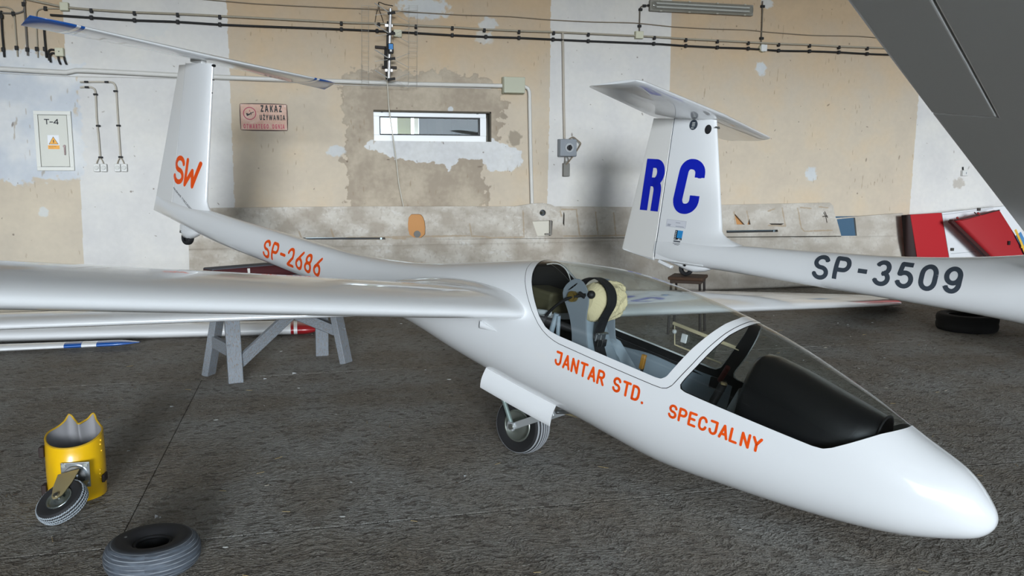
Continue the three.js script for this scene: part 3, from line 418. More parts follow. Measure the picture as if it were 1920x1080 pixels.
  for (let i = -2.5; i <= 2.5; i++) { const y = i * 0.0195, r = 0.172 * (1 - 0.16 * Math.abs(y / 0.0675) ** 3.2) + 0.0012, h = 0.0068; mesh('tread_rib', new THREE.LatheGeometry([[r - 0.004, -h], [r, -h + 0.001], [r, h - 0.001], [r - 0.004, h]].map((p) => new THREE.Vector2(...p)), 64).rotateX(Math.PI / 2).translate(-2.46, -0.48, y), std(0x94979a, 0.85), sub(SW, tyre)); }
  for (const k of [1, -1]) mesh('wheel_rim', new THREE.LatheGeometry([[0.0, 0.03], [0.03, 0.034], [0.045, 0.022], [0.075, 0.02], [0.085, 0.045], [0.094, 0.05], [0.098, 0.042]].map((p) => new THREE.Vector2(...p)), 36).rotateX(k * Math.PI / 2).translate(-2.46, -0.48, 0.012 * k), std(0x9aa098, 0.35, { metalness: 0.85 }), sub(SW, tyre));
  for (const g of [[rod(V(-2.6, -0.22, 0.09), V(-2.56, -0.36, 0.092), 0.017), rod(V(-2.56, -0.36, 0.092), V(-2.475, -0.47, 0.094), 0.014)], [rod(V(-2.56, -0.36, -0.092), V(-2.475, -0.47, -0.094), 0.016), rod(V(-2.6, -0.22, -0.09), V(-2.56, -0.36, -0.092), 0.017)]]) mesh('gear_strut', g, std(0x8fa09c, 0.4, { metalness: 0.5 }), SW);
  mesh('axle_bracket', [bar(V(-2.475, -0.49, 0.095), V(-2.2, -0.3, 0.09), 0.012, 0.042), box(0.05, 0.05, 0.02, -2.47, -0.48, 0.1, 0.004), bar(V(-2.475, -0.49, -0.095), V(-2.2, -0.3, -0.09), 0.012, 0.042)], std(0xc5c9cb, 0.35, { metalness: 0.6 }), SW);
  mesh('axle', [rod(V(-2.46, -0.48, -0.11), V(-2.46, -0.48, 0.11), 0.014), cyl(0.018, 0.018, 0.012, 6).rotateX(Math.PI / 2).translate(-2.46, -0.48, 0.112)], zinc, SW);
  mesh('door_lever', bar(V(-2.21, -0.305, -0.03), V(-2.04, -0.285, -0.03), 0.006, 0.045), std(0x8d8264, 0.5, { metalness: 0.4 }), SW, 'brownish metal lever ahead of the wheel');
  mesh('gear_link', rod(V(-2.2, -0.3, 0.06), V(-2.03, -0.235, 0.08), 0.012), steel, SW);
  for (const s of [1, -1]) { const rings = []; for (let i = 0; i <= 10; i++) { const x = lerp(-2.7, -2.155, i / 10), q = []; for (let k = 0; k <= 6; k++) { const u = k / 6; q.push(V(x, sw.at(x).b + 0.045 - 0.13 * u, s * (0.145 + 0.03 * Math.sin(u * 2.2)))); } rings.push([...q, ...q.map((p) => p.clone().add(V(0, 0, -s * 0.006))).reverse()]); } mesh('gear_door', loft(rings), gelcoat, SW); }
  mesh('gear_well', box(0.54, 0.012, 0.25, -2.43, -0.222, 0, 0.003), black, SW);
  // small scoop below the wing, and lettering
  const scoop = mesh('air_scoop', loft([[V(-2.69, 0.112, 0.262), V(-2.685, 0.07, 0.262), V(-2.68, 0.07, 0.3), V(-2.685, 0.112, 0.3)], [V(-2.555, 0.09, 0.27), V(-2.555, 0.085, 0.27), V(-2.555, 0.085, 0.29), V(-2.555, 0.09, 0.29)]]), gelcoat, SW);
  mesh('scoop_opening', bar(V(-2.688, 0.109, 0.281), V(-2.684, 0.073, 0.281), 0.034, 0.006), slate, sub(SW, scoop));
  const on = (x, y) => sw.side(x, y, 0.0016), put = (name, geos, m, label) => { const g = mesh(name, geos, m, SW, label); return g; };
  put('lettering', writing('JANTAR STD.', -2.108, 0.057, 0.046, 0.066, 0.0135, on, (x) => lerp(0.042, 0.013, (x + 2.108) / 0.6)), orange, 'orange type name below the canopy sill');
  put('lettering', writing('SPECJALNY', -1.392, 0.0535, 0.044, 0.058, 0.0125, on, (x) => lerp(0.002, -0.004, (x + 1.392) / 0.46)), orange, 'orange second word of the type name');
  put('registration', writing('SP-2686', -5.14, 0.113, 0.092, 0.122, 0.0225, on, (x) => lerp(-0.066, -0.046, (x + 5.14) / 0.72)), orange, 'orange registration SP-2686 on the tail boom');
  put('competition_letters', writing('SW', -6.755, 0.205, 0.2, 0.212, 0.043, finAt, () => 0.255), orange, 'orange letters SW on the fin');
  put('small_text', (() => { const a = Math.atan2(0.058 - 0.188, -6.376 + 6.753); return writing('MALOWANIE TYMCZASOWE', 0, 0.0208, 0.013, 0.016, 0.0034, (s, t) => finAt(-6.75 + s * Math.cos(a) - t * Math.sin(a), 0.183 + s * Math.sin(a) + t * Math.cos(a))); })(), ink, 'small slanting black text low on the fin');
}
// ---------------------------------------------------------------- the second glider, its tail on a stool, its right wing reaching overhead
const rx = [6.45, 6.41, 6.3, 6.1, 5.75, 5.35, 4.95, 4.45, 3.95, 3.3, 2.8, 2.1, 1.3, 0.8, 0.35, -0.1, -0.36];
const rc = bodyOf(rx, [0.13, 0.2, 0.29, 0.37, 0.51, 0.63, 0.73, 0.8, 0.8, 0.709, 0.583, 0.468, 0.407, 0.378, 0.356, 0.35, 0.34], [0.13, 0.06, 0.0, -0.06, -0.1, -0.11, -0.11, -0.1, -0.06, 0.006, 0.055, 0.08, 0.092, 0.099, 0.104, 0.1, 0.13],
  [0, 0.07, 0.14, 0.2, 0.26, 0.29, 0.31, 0.31, 0.3, 0.275, 0.22, 0.17, 0.145, 0.128, 0.112, 0.09, 0.05]);
const RC = gliderGroup('glider', 'white glider behind with dark SP-3509, blue RC and its tail wheel on a stool', 'glider', V(3.805, 0.6086, -8.0089), V(0.6127, -0.07568, 0.78668), V(0.14472, 0.98932, -0.01754), V(-0.77695, 0.1246, 0.61711), V(0, 0, 0), 1.07);
{
  const canopyCut = outline([[3.75, 1.4], [3.8, 0.75], [4.0, 0.56], [5.0, 0.46], [5.8, 0.38], [6.0, 0.33], [6.02, 1.4]]);
  mesh('fuselage', clip(rc.skin(6.4499, -0.36, 220, 110), (x, y) => canopyCut(x, y)), gelcoat, RC);
  mesh('canopy', clip(rc.skin(6.1, 3.6, 80, 110, -0.001), (x, y) => -canopyCut(x, y) + 0.003), acrylic, RC);
  mesh('cockpit_lining', clip(rc.skin(6.2, 3.4, 80, 90, -0.02), (x, y) => canopyCut(x, y) + 0.02), panGrey, RC);
  const TE = (y) => lerp(-0.742, -0.602, (y - 0.2) / 1.32), HI = (y) => lerp(-0.338, -0.358, (y - 0.13) / 1.39);
  const LE = (y) => y > 0.5 ? lerp(0.302, 0.079, (y - 0.5) / 1.0) : 0.302 + 0.36 * ((0.5 - y) / 0.16) ** 2.6;
  const th = 0.115, ys = [0.3, 0.34, 0.355, 0.37, 0.385, 0.4, 0.42, 0.44, 0.47, 0.52, 0.65, 0.9, 1.2, 1.4, 1.512];
  const foot = (le, x) => le, ring = (y, u0, u1, dy = 0) => section(V(LE(Math.max(y, 0.345)), y, 0), V(TE(y), y + dy, 0), V(0, 0, 1), th, 0, u0, u1);
  const hu = (y) => (LE(Math.max(y, 0.345)) - HI(y)) / (LE(Math.max(y, 0.345)) - TE(y));
  mesh('fin', loft([0.12, 0.2, ...ys].map((y) => { const r = ring(y, 0, hu(y)); if (y < 0.3) for (const p of r) { p.x = Math.min(p.x, 0.2); p.z *= 1.0; } return r; })), gelcoat, RC);
  const rud = mesh('rudder', loft([0.17, 0.22, 0.35, 0.6, 0.9, 1.2, 1.505].map((y, i) => { const L0 = lerp(0.31, 0.079, clamp((y - 0.47) / 1.03, -0.3, 1)), le = V(L0, y, 0), te = V(TE(y), y, 0), u0 = (L0 - HI(y)) / (L0 - TE(y)) + 0.002, r = section(le, te, V(0, 0, 1), th, 0, u0, 1); if (i < 2) for (const p of r) p.y -= (i ? 0.02 : 0.055) * clamp((p.x - TE(y)) / 0.4, 0, 1) - 0.0; return r; })), phys(0xe0dfdb, 0.4, { clearcoat: 0.6, clearcoatRoughness: 0.1 }), RC);
  mesh('rudder_edge', bar(V(-0.725, 0.168, 0), V(-0.36, 0.108, 0), 0.03, 0.012), gelcoat, RC);
  mesh('rudder_hinge', [box(0.03, 0.07, 0.03, -0.335, 0.165, 0.0, 0.004), box(0.014, 0.05, 0.02, -0.333, 0.235, 0.02, 0.003)], gelcoat, RC);
  mesh('cable_cover', [new RoundedBoxGeometry(0.16, 0.035, 0.06, 3, 0.012).rotateZ(-0.28).translate(-0.22, 0.083, 0.02)], gelcoat, RC);
  const zf0 = (x, y) => { const le = LE(Math.max(y, 0.345)), te = TE(y), c = le - te, u = clamp((le - x) / c, 0.002, 1); return 5 * th * (0.2969 * Math.sqrt(u) - 0.126 * u - 0.3516 * u * u + 0.2843 * u ** 3 - 0.1015 * u ** 4) * c + 0.0006 * c; };
  const zf = (x, y) => Math.max(zf0(x, y), y < 0.5 ? rc.zAt(x, y) || 0 : 0);
  const onFin = (x, y) => [V(x, y, zf(x, y) + 0.0022), V(0.04, 0, 1).normalize()];
  mesh('hinge_line', strokes([[[-0.339, 0.14], [-0.358, 1.505]]], 0.0065, (x, y) => { const q = onFin(x, y); return q; }), slate, RC, 'dark hinge line of the rudder');
  // tail wheel
  mesh('tail_wheel_fairing', loft([[0.26, 0.002, 0.02], [0.2, 0.03, 0.04], [0.1, 0.055, 0.046], [0.02, 0.052, 0.046], [-0.06, 0.032, 0.04], [-0.12, 0.012, 0.03], [-0.17, 0.002, 0.015]].map(([x, d, w]) => Array.from({ length: 22 }, (_, k) => { const a = k / 22 * 2 * Math.PI; return V(x, 0.115 - d / 2 + (d / 2 + 0.012) * Math.sin(a), w * Math.cos(a)); }))), gelcoat, RC);
  mesh('tail_wheel', wheelGeo(0.072, 0.055, V(-0.005, 0.072, 0), 1), rubber, RC);
  mesh('wheel_bolt', rod(V(0.0, 0.1, 0.04), V(0.0, 0.1, 0.056), 0.011), black, RC);
  // tailplane: one thick surface with rounded ends
  const tr = (s, z) => { const b = Math.max(0, (z - 1.38) / 0.1), k = z / 1.476; return section(V(0.16 - 0.1 * k - 0.05 * b ** 2, 1.556 + 0.015 * k, s * z), V(lerp(-0.66, -0.47, k) + 0.06 * b * b, 1.535 - 0.012 * k, s * z), V(0, 1, 0), 0.11 * Math.sqrt(Math.max(0.05, 1 - 0.9 * b * b)), 0); };
  const zt = [0, 0.1, 0.3, 0.6, 0.9, 1.1, 1.25, 1.38, 1.41, 1.435, 1.455, 1.468, 1.476];
  mesh('tailplane', loft([...zt].reverse().map((z) => tr(1, z)).concat(zt.slice(1).map((z) => tr(-1, z)))), gelcoat, RC);
  mesh('elevator_tab', [box(0.12, 0.004, 0.4, -0.5, 1.515, -0.55, 0.001)], gelcoatDull, RC);
  mesh('tailplane_bolt', [rod(V(0.06, 1.44, 0), V(0.11, 1.44, 0), 0.012), rod(V(0.1, 1.44, -0.03), V(0.1, 1.44, 0.05), 0.006)], zinc, RC);
  // wings
  const fair = (z) => 1 / (1 + Math.exp((z - 0.38) * 30));
  const ringR = (s, z, u0, u1, dih) => { const f = fair(z), out = Math.max(0, z - 5) / 2.5, r = Math.max(0, (z - 7.25) / 0.27); return section(V(3.93 - 0.14 * out - 0.2 * r * r + 0.22 * f, 0.53 + dih * z, s * z), V(3.0 + 0.02 * out - 0.16 * f, 0.468 + dih * z, s * z), V(0, 1, 0), 0.15 * (1 + 0.35 * f) * (1 - 0.7 * r * r), 0.015, u0, u1); };
  const G = 4.66, H = 7.2, hz = 0.805, zi = [0.15, 0.24, 0.28, 0.32, 0.36, 0.4, 0.45, 0.55, 0.8, 1.5, 2.5, 3.5, 4.2, G], zo = [G, 5.2, 5.9, 6.6, 7, H];
  const kink = (r, z) => { if (z > 4.05 && z < G + 0.001) for (const p of r) if (p.x < 3.15) p.x += 0.06 * smooth(z, 4.05, 4.2) * (1 - smooth(z, 4.6, 4.7)) * 0; return r; };
  mesh('wing', [loft(zi.map((z) => kink(ringR(1, z, 0, 1, 0.073), z))), loft(zo.map((z) => ringR(1, z, 0, hz, 0.073))), loft([H, 7.3, 7.4, 7.48, 7.52].map((z) => ringR(1, z, 0, 1, 0.073)))], gelcoatDull, RC, 'right wing overhead with its underside in shade');
  mesh('aileron', loft([G + 0.017, 5.2, 5.9, 6.6, H - 0.015].map((z) => ringR(1, z, hz + 0.006, 1, 0.073))), gelcoatDull, RC);
  mesh('wing', loft([...zi, 5.4, 6.4, 7, 7.3, 7.45, 7.52].map((z) => ringR(-1, z, 0, 1, -0.005))), gelcoat, RC);
  mesh('wheel', wheelGeo(0.175, 0.13, V(4.0, -0.12, 0), 5), rubber, RC);
  // lettering and stickers
  const on = (x, y) => rc.side(x, y, 0.0018);
  mesh('registration', writing('SP-3509', 1.262, 0.176, 0.136, 0.178, 0.037, on, (x) => lerp(0.178, 0.226, (x - 1.26) / 1.1), true, 0.03), slate, RC, 'dark grey registration SP-3509');
  const bigC = [[...arc(-0.075, 0.99, 0.088, 0.085, 2, 90, 8), ...arc(-0.085, 0.99, 0.075, 0.085, 90, 180, 8), ...arc(-0.105, 0.73, 0.075, 0.09, 180, 270, 8), ...arc(-0.095, 0.73, 0.09, 0.09, 270, 358, 8)]];
  bigC[0].unshift([0.014, 0.95]); bigC[0].push([-0.005, 0.775]);
  mesh('competition_letters', [strokes(bigC, 0.1, onFin, true), strokes([[[-0.553, 0.585], [-0.558, 1.1]], [[-0.556, 1.055], ...arc(-0.48, 0.965, 0.065, 0.092, 90, -90, 12), [-0.55, 0.873]], [[-0.48, 0.873], ...arc(-0.49, 0.79, 0.065, 0.083, 90, 0, 8), [-0.425, 0.585]]], 0.088, (x, y) => { const te = TE(y); return [V(x, y, zf(x, y) + 0.0035), V(-0.06, 0, 1).normalize()]; }, true)], navy, RC, 'blue letters RC on fin and rudder');
  const disc = (x, y, rX, rY, n = 26) => { const q = [], c = onFin(x, y); for (let i = 0; i < n; i++) { const a = i / n * 2 * Math.PI, b = (i + 1) / n * 2 * Math.PI; q.push(c[0], onFin(x + rX * Math.cos(a), y + rY * Math.sin(a))[0], onFin(x + rX * Math.cos(b), y + rY * Math.sin(b))[0]); } const g = new THREE.BufferGeometry().setFromPoints(q.map((p) => p.clone().add(V(0, 0, 0.0008)))); g.computeVertexNormals(); return g; };
  const patch = (x, y, w, h) => { const q = [[0, 0], [1, 0], [1, 1], [0, 0], [1, 1], [0, 1]].map(([a, b]) => onFin(x + a * w, y + b * h)[0]), g = new THREE.BufferGeometry().setFromPoints(q); g.computeVertexNormals(); g.setAttribute('uv', new THREE.Float32BufferAttribute([0, 0, 1, 0, 1, 1, 0, 0, 1, 1, 0, 1], 2)); return g; };
  const round = mesh('round_sticker', disc(-0.138, 1.452, 0.043, 0.05), slate, RC, 'round grey sticker'); mesh('sticker_print', strokes([[[-0.15, 1.47], [-0.125, 1.472]], [[-0.15, 1.455], [-0.125, 1.457]], [[-0.15, 1.44], [-0.125, 1.442]], [[-0.155, 1.42], [-0.132, 1.421]]], 0.006, (x, y) => { const q = onFin(x, y); q[0].z += 0.0016; return q; }), plasticWhite, sub(RC, round));
  mesh('small_sticker', disc(0.018, 1.415, 0.032, 0.045), ink, RC, 'small black sticker');
  mesh('paper_sticker', patch(-0.262, 0.452, 0.215, 0.07), std(0xdfe0e4, 0.6, { map: canvasTexture(256, 84, (c, w, h) => { c.fillStyle = '#f4f5f8'; c.fillRect(0, 0, w, h); c.strokeStyle = '#a8acb6'; c.lineWidth = 2; c.strokeRect(1, 1, w - 2, h - 2); c.fillStyle = '#8d93a0'; for (const [x, y, ww] of [[14, 52, 46], [14, 62, 40], [14, 70, 44], [120, 26, 60], [125, 68, 110]]) c.fillRect(x, y, ww, 5); }) }), RC);
  const logo = mesh('blue_sticker', patch(-0.15, 0.335, 0.085, 0.092), std(0xffffff, 0.6, { map: canvasTexture(128, 140, (c, w, h) => { c.fillStyle = '#2a8fd0'; c.fillRect(40, 0, 88, 112); c.fillStyle = '#17181b'; c.fillRect(0, 0, 34, 140); c.fillStyle = '#eceff2'; for (const y of [12, 38, 64, 90, 116]) c.fillRect(10, y, 13, 15); c.fillStyle = '#17181b'; c.fillRect(34, 112, 94, 28); c.fillStyle = '#eceff2'; c.beginPath(); c.moveTo(60, 140); c.lineTo(84, 112); c.lineTo(90, 140); c.fill(); c.fillRect(100, 118, 8, 22); }) }), RC, 'blue and black sticker');
  mesh('sticker_caption', [patch(-0.15, 0.312, 0.075, 0.014), patch(-0.15, 0.295, 0.08, 0.005), patch(-0.13, 0.284, 0.05, 0.005)], std(0x5a6068, 0.6), sub(RC, logo));
}
// ---------------------------------------------------------------- what hangs on the back wall
const px = (n) => n * 11.3 / FOCAL;                               // metres on the wall for n points of the photograph
const clipGeo = (p, along, r) => [box(r * 2 + 0.03, r * 2 + 0.035, 0.03, p.x, p.y, p.z + 0.006, 0.005)];
function cable(name, label, cat, pts, r, m, clips = [], o = {}) {
  const P = pts.map(([u, v]) => onWall(u, v, o.gap ?? r + 0.012)), c0 = P[0].clone(), t = thing(name, label, cat, c0, 0, o.group);
  const curve = o.straight ? mergeGeometries(P.slice(1).map((p, i) => flat(rod(P[i], p, r, 10)))) : tube(P, r, P.length * 6, 8, 0.3);
  mesh(o.part ?? 'cable', curve.translate(-c0.x, -c0.y, -c0.z), m, t);
  clips.forEach(([u, v]) => { const p = onWall(u, v, o.gap ?? r + 0.012).sub(c0); mesh('clip', new RoundedBoxGeometry(o.cw ?? 0.036, o.ch ?? 0.05, 0.036, 2, 0.006).translate(p.x, p.y, p.z), cableBlack, t); });
  return t;
}
const shallow = [[171, 33], [252, 38], [333, 41], [412, 46], [640, 55], [707, 58], [780, 62], [848, 66], [911, 69], [973, 71], [1037, 74], [1103, 77], [1226, 82], [1286, 86], [1345, 89], [1403, 91], [1460, 95], [1518, 96], [1573, 98], [1626, 101], [1680, 103]];
cable('power_cable', 'thick black cable clipped in a long sagging line across the wall', 'cable', [[94, 28], ...shallow.slice(0, 4), [480, 49], ...shallow.slice(4), [1760, 106], [1880, 112]], 0.013, cableBlack, shallow, { gap: 0.03 });
const upper = [[171, 20], [252, 25], [333, 28], [412, 32], [640, 44], [710, 46], [780, 50], [848, 53], [908, 57], [973, 60], [1038, 62], [1103, 65], [1227, 71], [1286, 75], [1345, 78], [1403, 81], [1460, 84], [1518, 86], [1573, 89], [1626, 91], [1680, 93]];
cable('cable_bundle', 'grey cable bundle clipped just above the thick black cable', 'cable', [[30, -6], [85, 6], [120, 13], [171, 18], ...upper.slice(1).map(([u, v]) => [u, v - 2]), [1760, 96], [1880, 100]], 0.013, cablePale, upper, { gap: 0.03 });
cable('thin_wire', 'thin brown wire strung slackly above the cable bundle', 'wire', [[330, -6], [480, 7], [640, 15], [695, 17], [780, 23], [865, 28], [955, 31], [1030, 37], [1110, 41], [1190, 43], [1260, 50], [1330, 54], [1400, 56], [1440, 60], [1520, 66], [1612, 68], [1690, 75], [1800, 80]], 0.006, std(0x8c7f6c, 0.85), [], { gap: 0.02 });
// left-hand corner cables
cable('wall_cable', 'leftmost black cable running down beside the top left corner', 'cable', [[2, 20], [4, 60], [8, 107]], 0.012, cableBlack, [[3, 31], [6, 93]]);
cable('wall_cable', 'thin cream cable curving down from the left edge', 'cable', [[-20, 13], [10, 13], [22, 18], [27, 32], [30, 70], [33, 106]], 0.008, cablePale, [[25, 26], [31, 90]]);
cable('wall_cable', 'grey cable dropping down through a loop left of the junction box', 'cable', [[45, -8], [46, 15], [49, 60], [52, 104]], 0.011, std(0x6d6862, 0.8), [[44, 8], [51, 93]]);
cable('wall_cable', 'pale cable bent down below the upper small junction box', 'cable', [[112, 16], [80, 16], [70, 20], [68, 30], [69, 65], [71, 108]], 0.007, cablePale, [[85, 16], [69, 92]]);
cable('wall_cable', 'short black cable ending above the pale blue paint', 'cable', [[82, 48], [84, 75], [87, 108]], 0.012, cableBlack, [[84, 92]]);
cable('wall_cable', 'drooping grey cable joining the corner loop at top left', 'cable', [[-15, 23], [0, 24], [30, 25], [44, 20], [47, 2]], 0.009, std(0x6d6862, 0.8), []);
function boxThing(name, label, cat, u0, v0, u1, v1, d, m, extra) {
  const a = onWall(u0, v0), b = onWall(u1, v1), w = b.x - a.x, h = a.y - b.y, t = thing(name, label, cat, V((a.x + b.x) / 2, b.y, WALL));
  mesh('housing', box(w, h, d * 0.7, 0, h / 2, d * 0.35, 0.008), m, t); mesh('lid', box(w * 0.96, h * 0.96, d * 0.32, 0, h / 2, d * 0.84, 0.008), m, t);
  extra?.(t, w, h, d); return t;
}
const screws = (t, w, h, d, r = 0.006, k = 0.42) => { for (const [i, j] of [[-1, -1], [1, -1], [-1, 1], [1, 1]]) mesh('screw', cyl(r, r, 0.006, 10).rotateX(Math.PI / 2).translate(i * w * k, h / 2 + j * h * k, d + 0.001), zinc, t); };
boxThing('junction_box', 'small cream junction box on the cable bundle at upper left', 'junction box', 113, 5, 131, 22, 0.06, cream);
boxThing('junction_box', 'cream junction box with black cable tails below it', 'junction box', 104, 90, 122, 107, 0.06, cream, (t, w, h, d) => { mesh('screw', cyl(0.006, 0.006, 0.006, 10).rotateX(Math.PI / 2).translate(0, h * 0.55, d + 0.001), black, t);
  for (const [x, l] of [[-0.02, 0.09], [0.045, 0.09]]) mesh('cable_tail', tube([V(x, 0, 0.03), V(x + 0.005, -l * 0.5, 0.03), V(x + 0.02, -l, 0.025)], 0.011, 12, 8), cableBlack, t);
  for (const k of [0, 1]) mesh('cable_tail', tube([V(-w / 2, h * (0.75 - 0.4 * k), 0.03), V(-w / 2 - 0.05 + 0.012 * k, h * (0.75 - 0.4 * k), 0.03), V(-w / 2 - 0.075 + 0.015 * k, h * (0.4 - 0.4 * k), 0.03), V(-w / 2 - 0.07 + 0.015 * k, -0.05 - 0.02 * k, 0.03)], 0.011, 16, 8), cableBlack, t); });
boxThing('junction_box', 'small cream junction box behind the antenna mast', 'junction box', 737, 56, 753, 71, 0.06, cream);
boxThing('junction_box', 'cream junction box below the left end of the fluorescent lamp', 'junction box', 1189, 59, 1204, 74, 0.06, cream);
boxThing('junction_box', 'large greenish junction box where the white conduit turns down', 'junction box', 940, 145, 981, 177, 0.13, std(0xb9baa4, 0.55), (t, w, h, d) => screws(t, w, h, d, 0.006, 0.44));
{ const p = onWall(1428, 91), t = thing('round_junction_box', 'round white junction box hanging on the black cable', 'junction box', V(p.x, p.y - 0.055, WALL)); mesh('housing', cyl(0.055, 0.058, 0.05, 32).rotateX(Math.PI / 2).translate(0, 0.055, 0.025), cream, t); mesh('lid', box(0.098, 0.098, 0.022, 0.004, 0.055, 0.06, 0.024), plasticWhite, t); }
cable('lamp_cable', 'vertical grey cable rising from the round white junction box', 'cable', [[1430, 2], [1429, 40], [1427, 85]], 0.009, std(0x6a6256, 0.8), [[1430, 12], [1428, 72]], { ch: 0.035, cw: 0.06 });
cable('lamp_cable', 'bent grey cable between lamp and small cream box', 'cable', [[1220, 11], [1208, 10], [1201, 14], [1200, 20], [1199, 60]], 0.009, std(0x6a6256, 0.8), [[1208, 11], [1201, 18], [1199, 49]], { ch: 0.035, cw: 0.05 });
// fluorescent lamp, switched off
{
  const a = onWall(1219, 10, 0.06), b = onWall(1413, 19, 0.06), L = b.x - a.x, t = thing('fluorescent_lamp', 'long grey fluorescent lamp fitting, switched off, high on the wall', 'lamp', V((a.x + b.x) / 2, (a.y + b.y) / 2 - 0.075, WALL));
  mesh('housing', box(L, 0.15, 0.06, 0, 0.075, 0.03, 0.012), std(0x8d8a80, 0.6), t);
  const prof = []; for (let i = 0; i <= 12; i++) { const q = Math.PI * i / 12; prof.push([0.062 * Math.cos(q) * 1.0, 0.062 + 0.05 * Math.sin(q) ** 0.6]); }
  const ringAt = (x, k) => prof.map(([y, z]) => V(x, 0.075 + y * k, 0.06 + (z - 0.06) * k)).concat([V(x, 0.075 - 0.062 * k, 0.058), V(x, 0.075 + 0.062 * k, 0.058)]);
  mesh('diffuser', loft([ringAt(-L / 2 + 0.02, 0.6), ringAt(-L / 2 + 0.05, 1), ringAt(L / 2 - 0.05, 1), ringAt(L / 2 - 0.02, 0.6)]), phys(0xe6e6e2, 0.06, { transmission: 0.92, thickness: 0 }), t);
  for (const y of [0.05, 0.1]) mesh('tube', rod(V(-L / 2 + 0.08, y, 0.085), V(L / 2 - 0.08, y, 0.085), 0.013, 14), std(0xe4e4e2, 0.3), t);
  for (let i = 0; i < 4; i++) for (const y of [0.004, 0.146]) mesh('latch', box(0.035, 0.016, 0.02, lerp(-L / 2 + 0.16, L / 2 - 0.14, i / 3), y, 0.065, 0.004), std(0xb5b2a6, 0.5), t);
  mesh('cable_gland', rod(V(-L / 2 - 0.03, 0.075, 0.04), V(-L / 2, 0.075, 0.04), 0.014), black, t);
}
// white conduit along the wall, its bend at the large box and the drop behind the stripped wing
cable('conduit', 'white painted conduit running along the wall at head height', 'pipe', [[-40, 126], [0, 129], [128, 136], [148, 132], [330, 141], [480, 147.5], [640, 152.5], [760, 157], [942, 161]], 0.029, conduitPaint, [], { part: 'pipe', gap: 0.035 });
cable('conduit', 'white painted conduit turning down beside the large junction box', 'pipe', [[978, 162], [986, 163], [991, 167], [993, 176], [993, 190], [995, 290], [997.5, 383], [999, 470]], 0.026, conduitPaint, [], { part: 'pipe', gap: 0.04 });
cable('thin_wire', 'faint wire just under the white conduit', 'wire', [[0, 137], [130, 143], [330, 147], [480, 152], [640, 159], [760, 162], [920, 166]], 0.004, conduitPaint, [], { gap: 0.012 });
cable('conduit', 'narrow old conduit coming down to the grey rotary switch', 'pipe', [[1055, 61], [1056, 110], [1057, 190], [1058.5, 260]], 0.017, std(0xb9b0a2, 0.7), [], { part: 'pipe', gap: 0.025 });
// rotary switch and the socket below it
boxThing('rotary_switch', 'grey rotary switch box with black knob', 'switch', 1045, 261, 1077, 294, 0.12, plasticGrey, (t, w, h, d) => {
  mesh('plate', cyl(0.062, 0.062, 0.012, 32).rotateX(Math.PI / 2).translate(0.01, h * 0.5, d + 0.006), std(0xa9adb0, 0.5), t); const k = mesh('knob', [cyl(0.032, 0.036, 0.03, 24).rotateX(Math.PI / 2).translate(0.01, h * 0.5, d + 0.026)], black, t); mesh('knob_grip', box(0.018, 0.075, 0.03, 0.01, h * 0.5, d + 0.05, 0.006), black, k); });
boxThing('wall_socket', 'grey socket hanging from wires under the rotary switch', 'socket', 1054, 306, 1066, 331, 0.07, std(0x83827c, 0.7), (t, w, h) => { mesh('wire', tube([V(-0.01, h, 0.04), V(-0.02, h + 0.05, 0.05), V(-0.015, h + 0.1, 0.05)], 0.006, 10, 6), std(0x77726a, 0.8), t); mesh('wire', tube([V(0.01, h, 0.04), V(0.03, h + 0.05, 0.05), V(0.0, h + 0.1, 0.05)], 0.006, 10, 6), std(0x77726a, 0.8), t); mesh('cap', cyl(0.025, 0.03, 0.03, 18).translate(0, h + 0.012, 0.035), std(0x83827c, 0.7), t); });
cable('thin_wire', 'loose bent wire looping right of the rotary switch', 'wire', [[1068, 260], [1075, 257], [1083, 263], [1089, 269], [1084, 279], [1076, 291], [1066, 304], [1061, 309]], 0.008, std(0x8a7c68, 0.8), [], { gap: 0.07 });
// double sockets with their conduits
for (const [u, du, label, pts, clips] of [[189, 13.5, 'left double white wall socket of the pair', [[150, 163.5], [168, 163], [176, 166], [179, 174], [181, 220], [185, 260], [188, 298]], [[163, 163.5], [179, 177], [184, 236], [188.5, 295]]], [227.5, 13, 'right double white wall socket of the pair', [[150, 153.5], [205, 153.5], [213, 156], [217, 163], [219, 190], [222, 240], [226, 297]], [[162, 153.5], [200, 153.7], [216.5, 171], [222, 235.5], [226, 294.5]]]]) {
  cable('conduit', `thin cream conduit curving down to the ${label.split(' ')[0]} double socket`, 'pipe', pts, 0.0105, std(0xc2bbad, 0.7), clips, { part: 'pipe', cw: 0.048, ch: 0.022 });
  const a = onWall(u - du, 307), b = onWall(u + du, 322), w = (b.x - a.x) / 2, h = a.y - b.y, t = thing('wall_socket', label, 'socket', V((a.x + b.x) / 2, b.y, WALL));
  for (const s of [-1, 1]) { const f = mesh('socket', box(w * 0.94, h, 0.05, s * w / 2, h / 2, 0.025, 0.012), plasticWhite, t); mesh('face', cyl(0.022, 0.026, 0.008, 20).rotateX(Math.PI / 2).translate(s * w / 2, h / 2, 0.054), std(0xc9c9c4, 0.5), f); mesh('lead', tube([V(s * w / 2, h, 0.03), V(s * w * 0.35, h + 0.035, 0.025), V(0, h + 0.085, 0.02)], 0.006, 10, 6), cablePale, t); }
}
boxThing('small_socket', 'tiny white socket on bare filler at the far right', 'socket', 1801, 319, 1811, 330, 0.05, plasticWhite, (t, w, h, d) => { mesh('stub', tube([V(-0.02, h, 0.02), V(-0.03, h + 0.05, 0.02)], 0.009, 6, 6), black, t); mesh('pin', box(0.012, 0.03, 0.004, 0.012, h * 0.5, d + 0.002, 0.001), plasticGrey, t); });
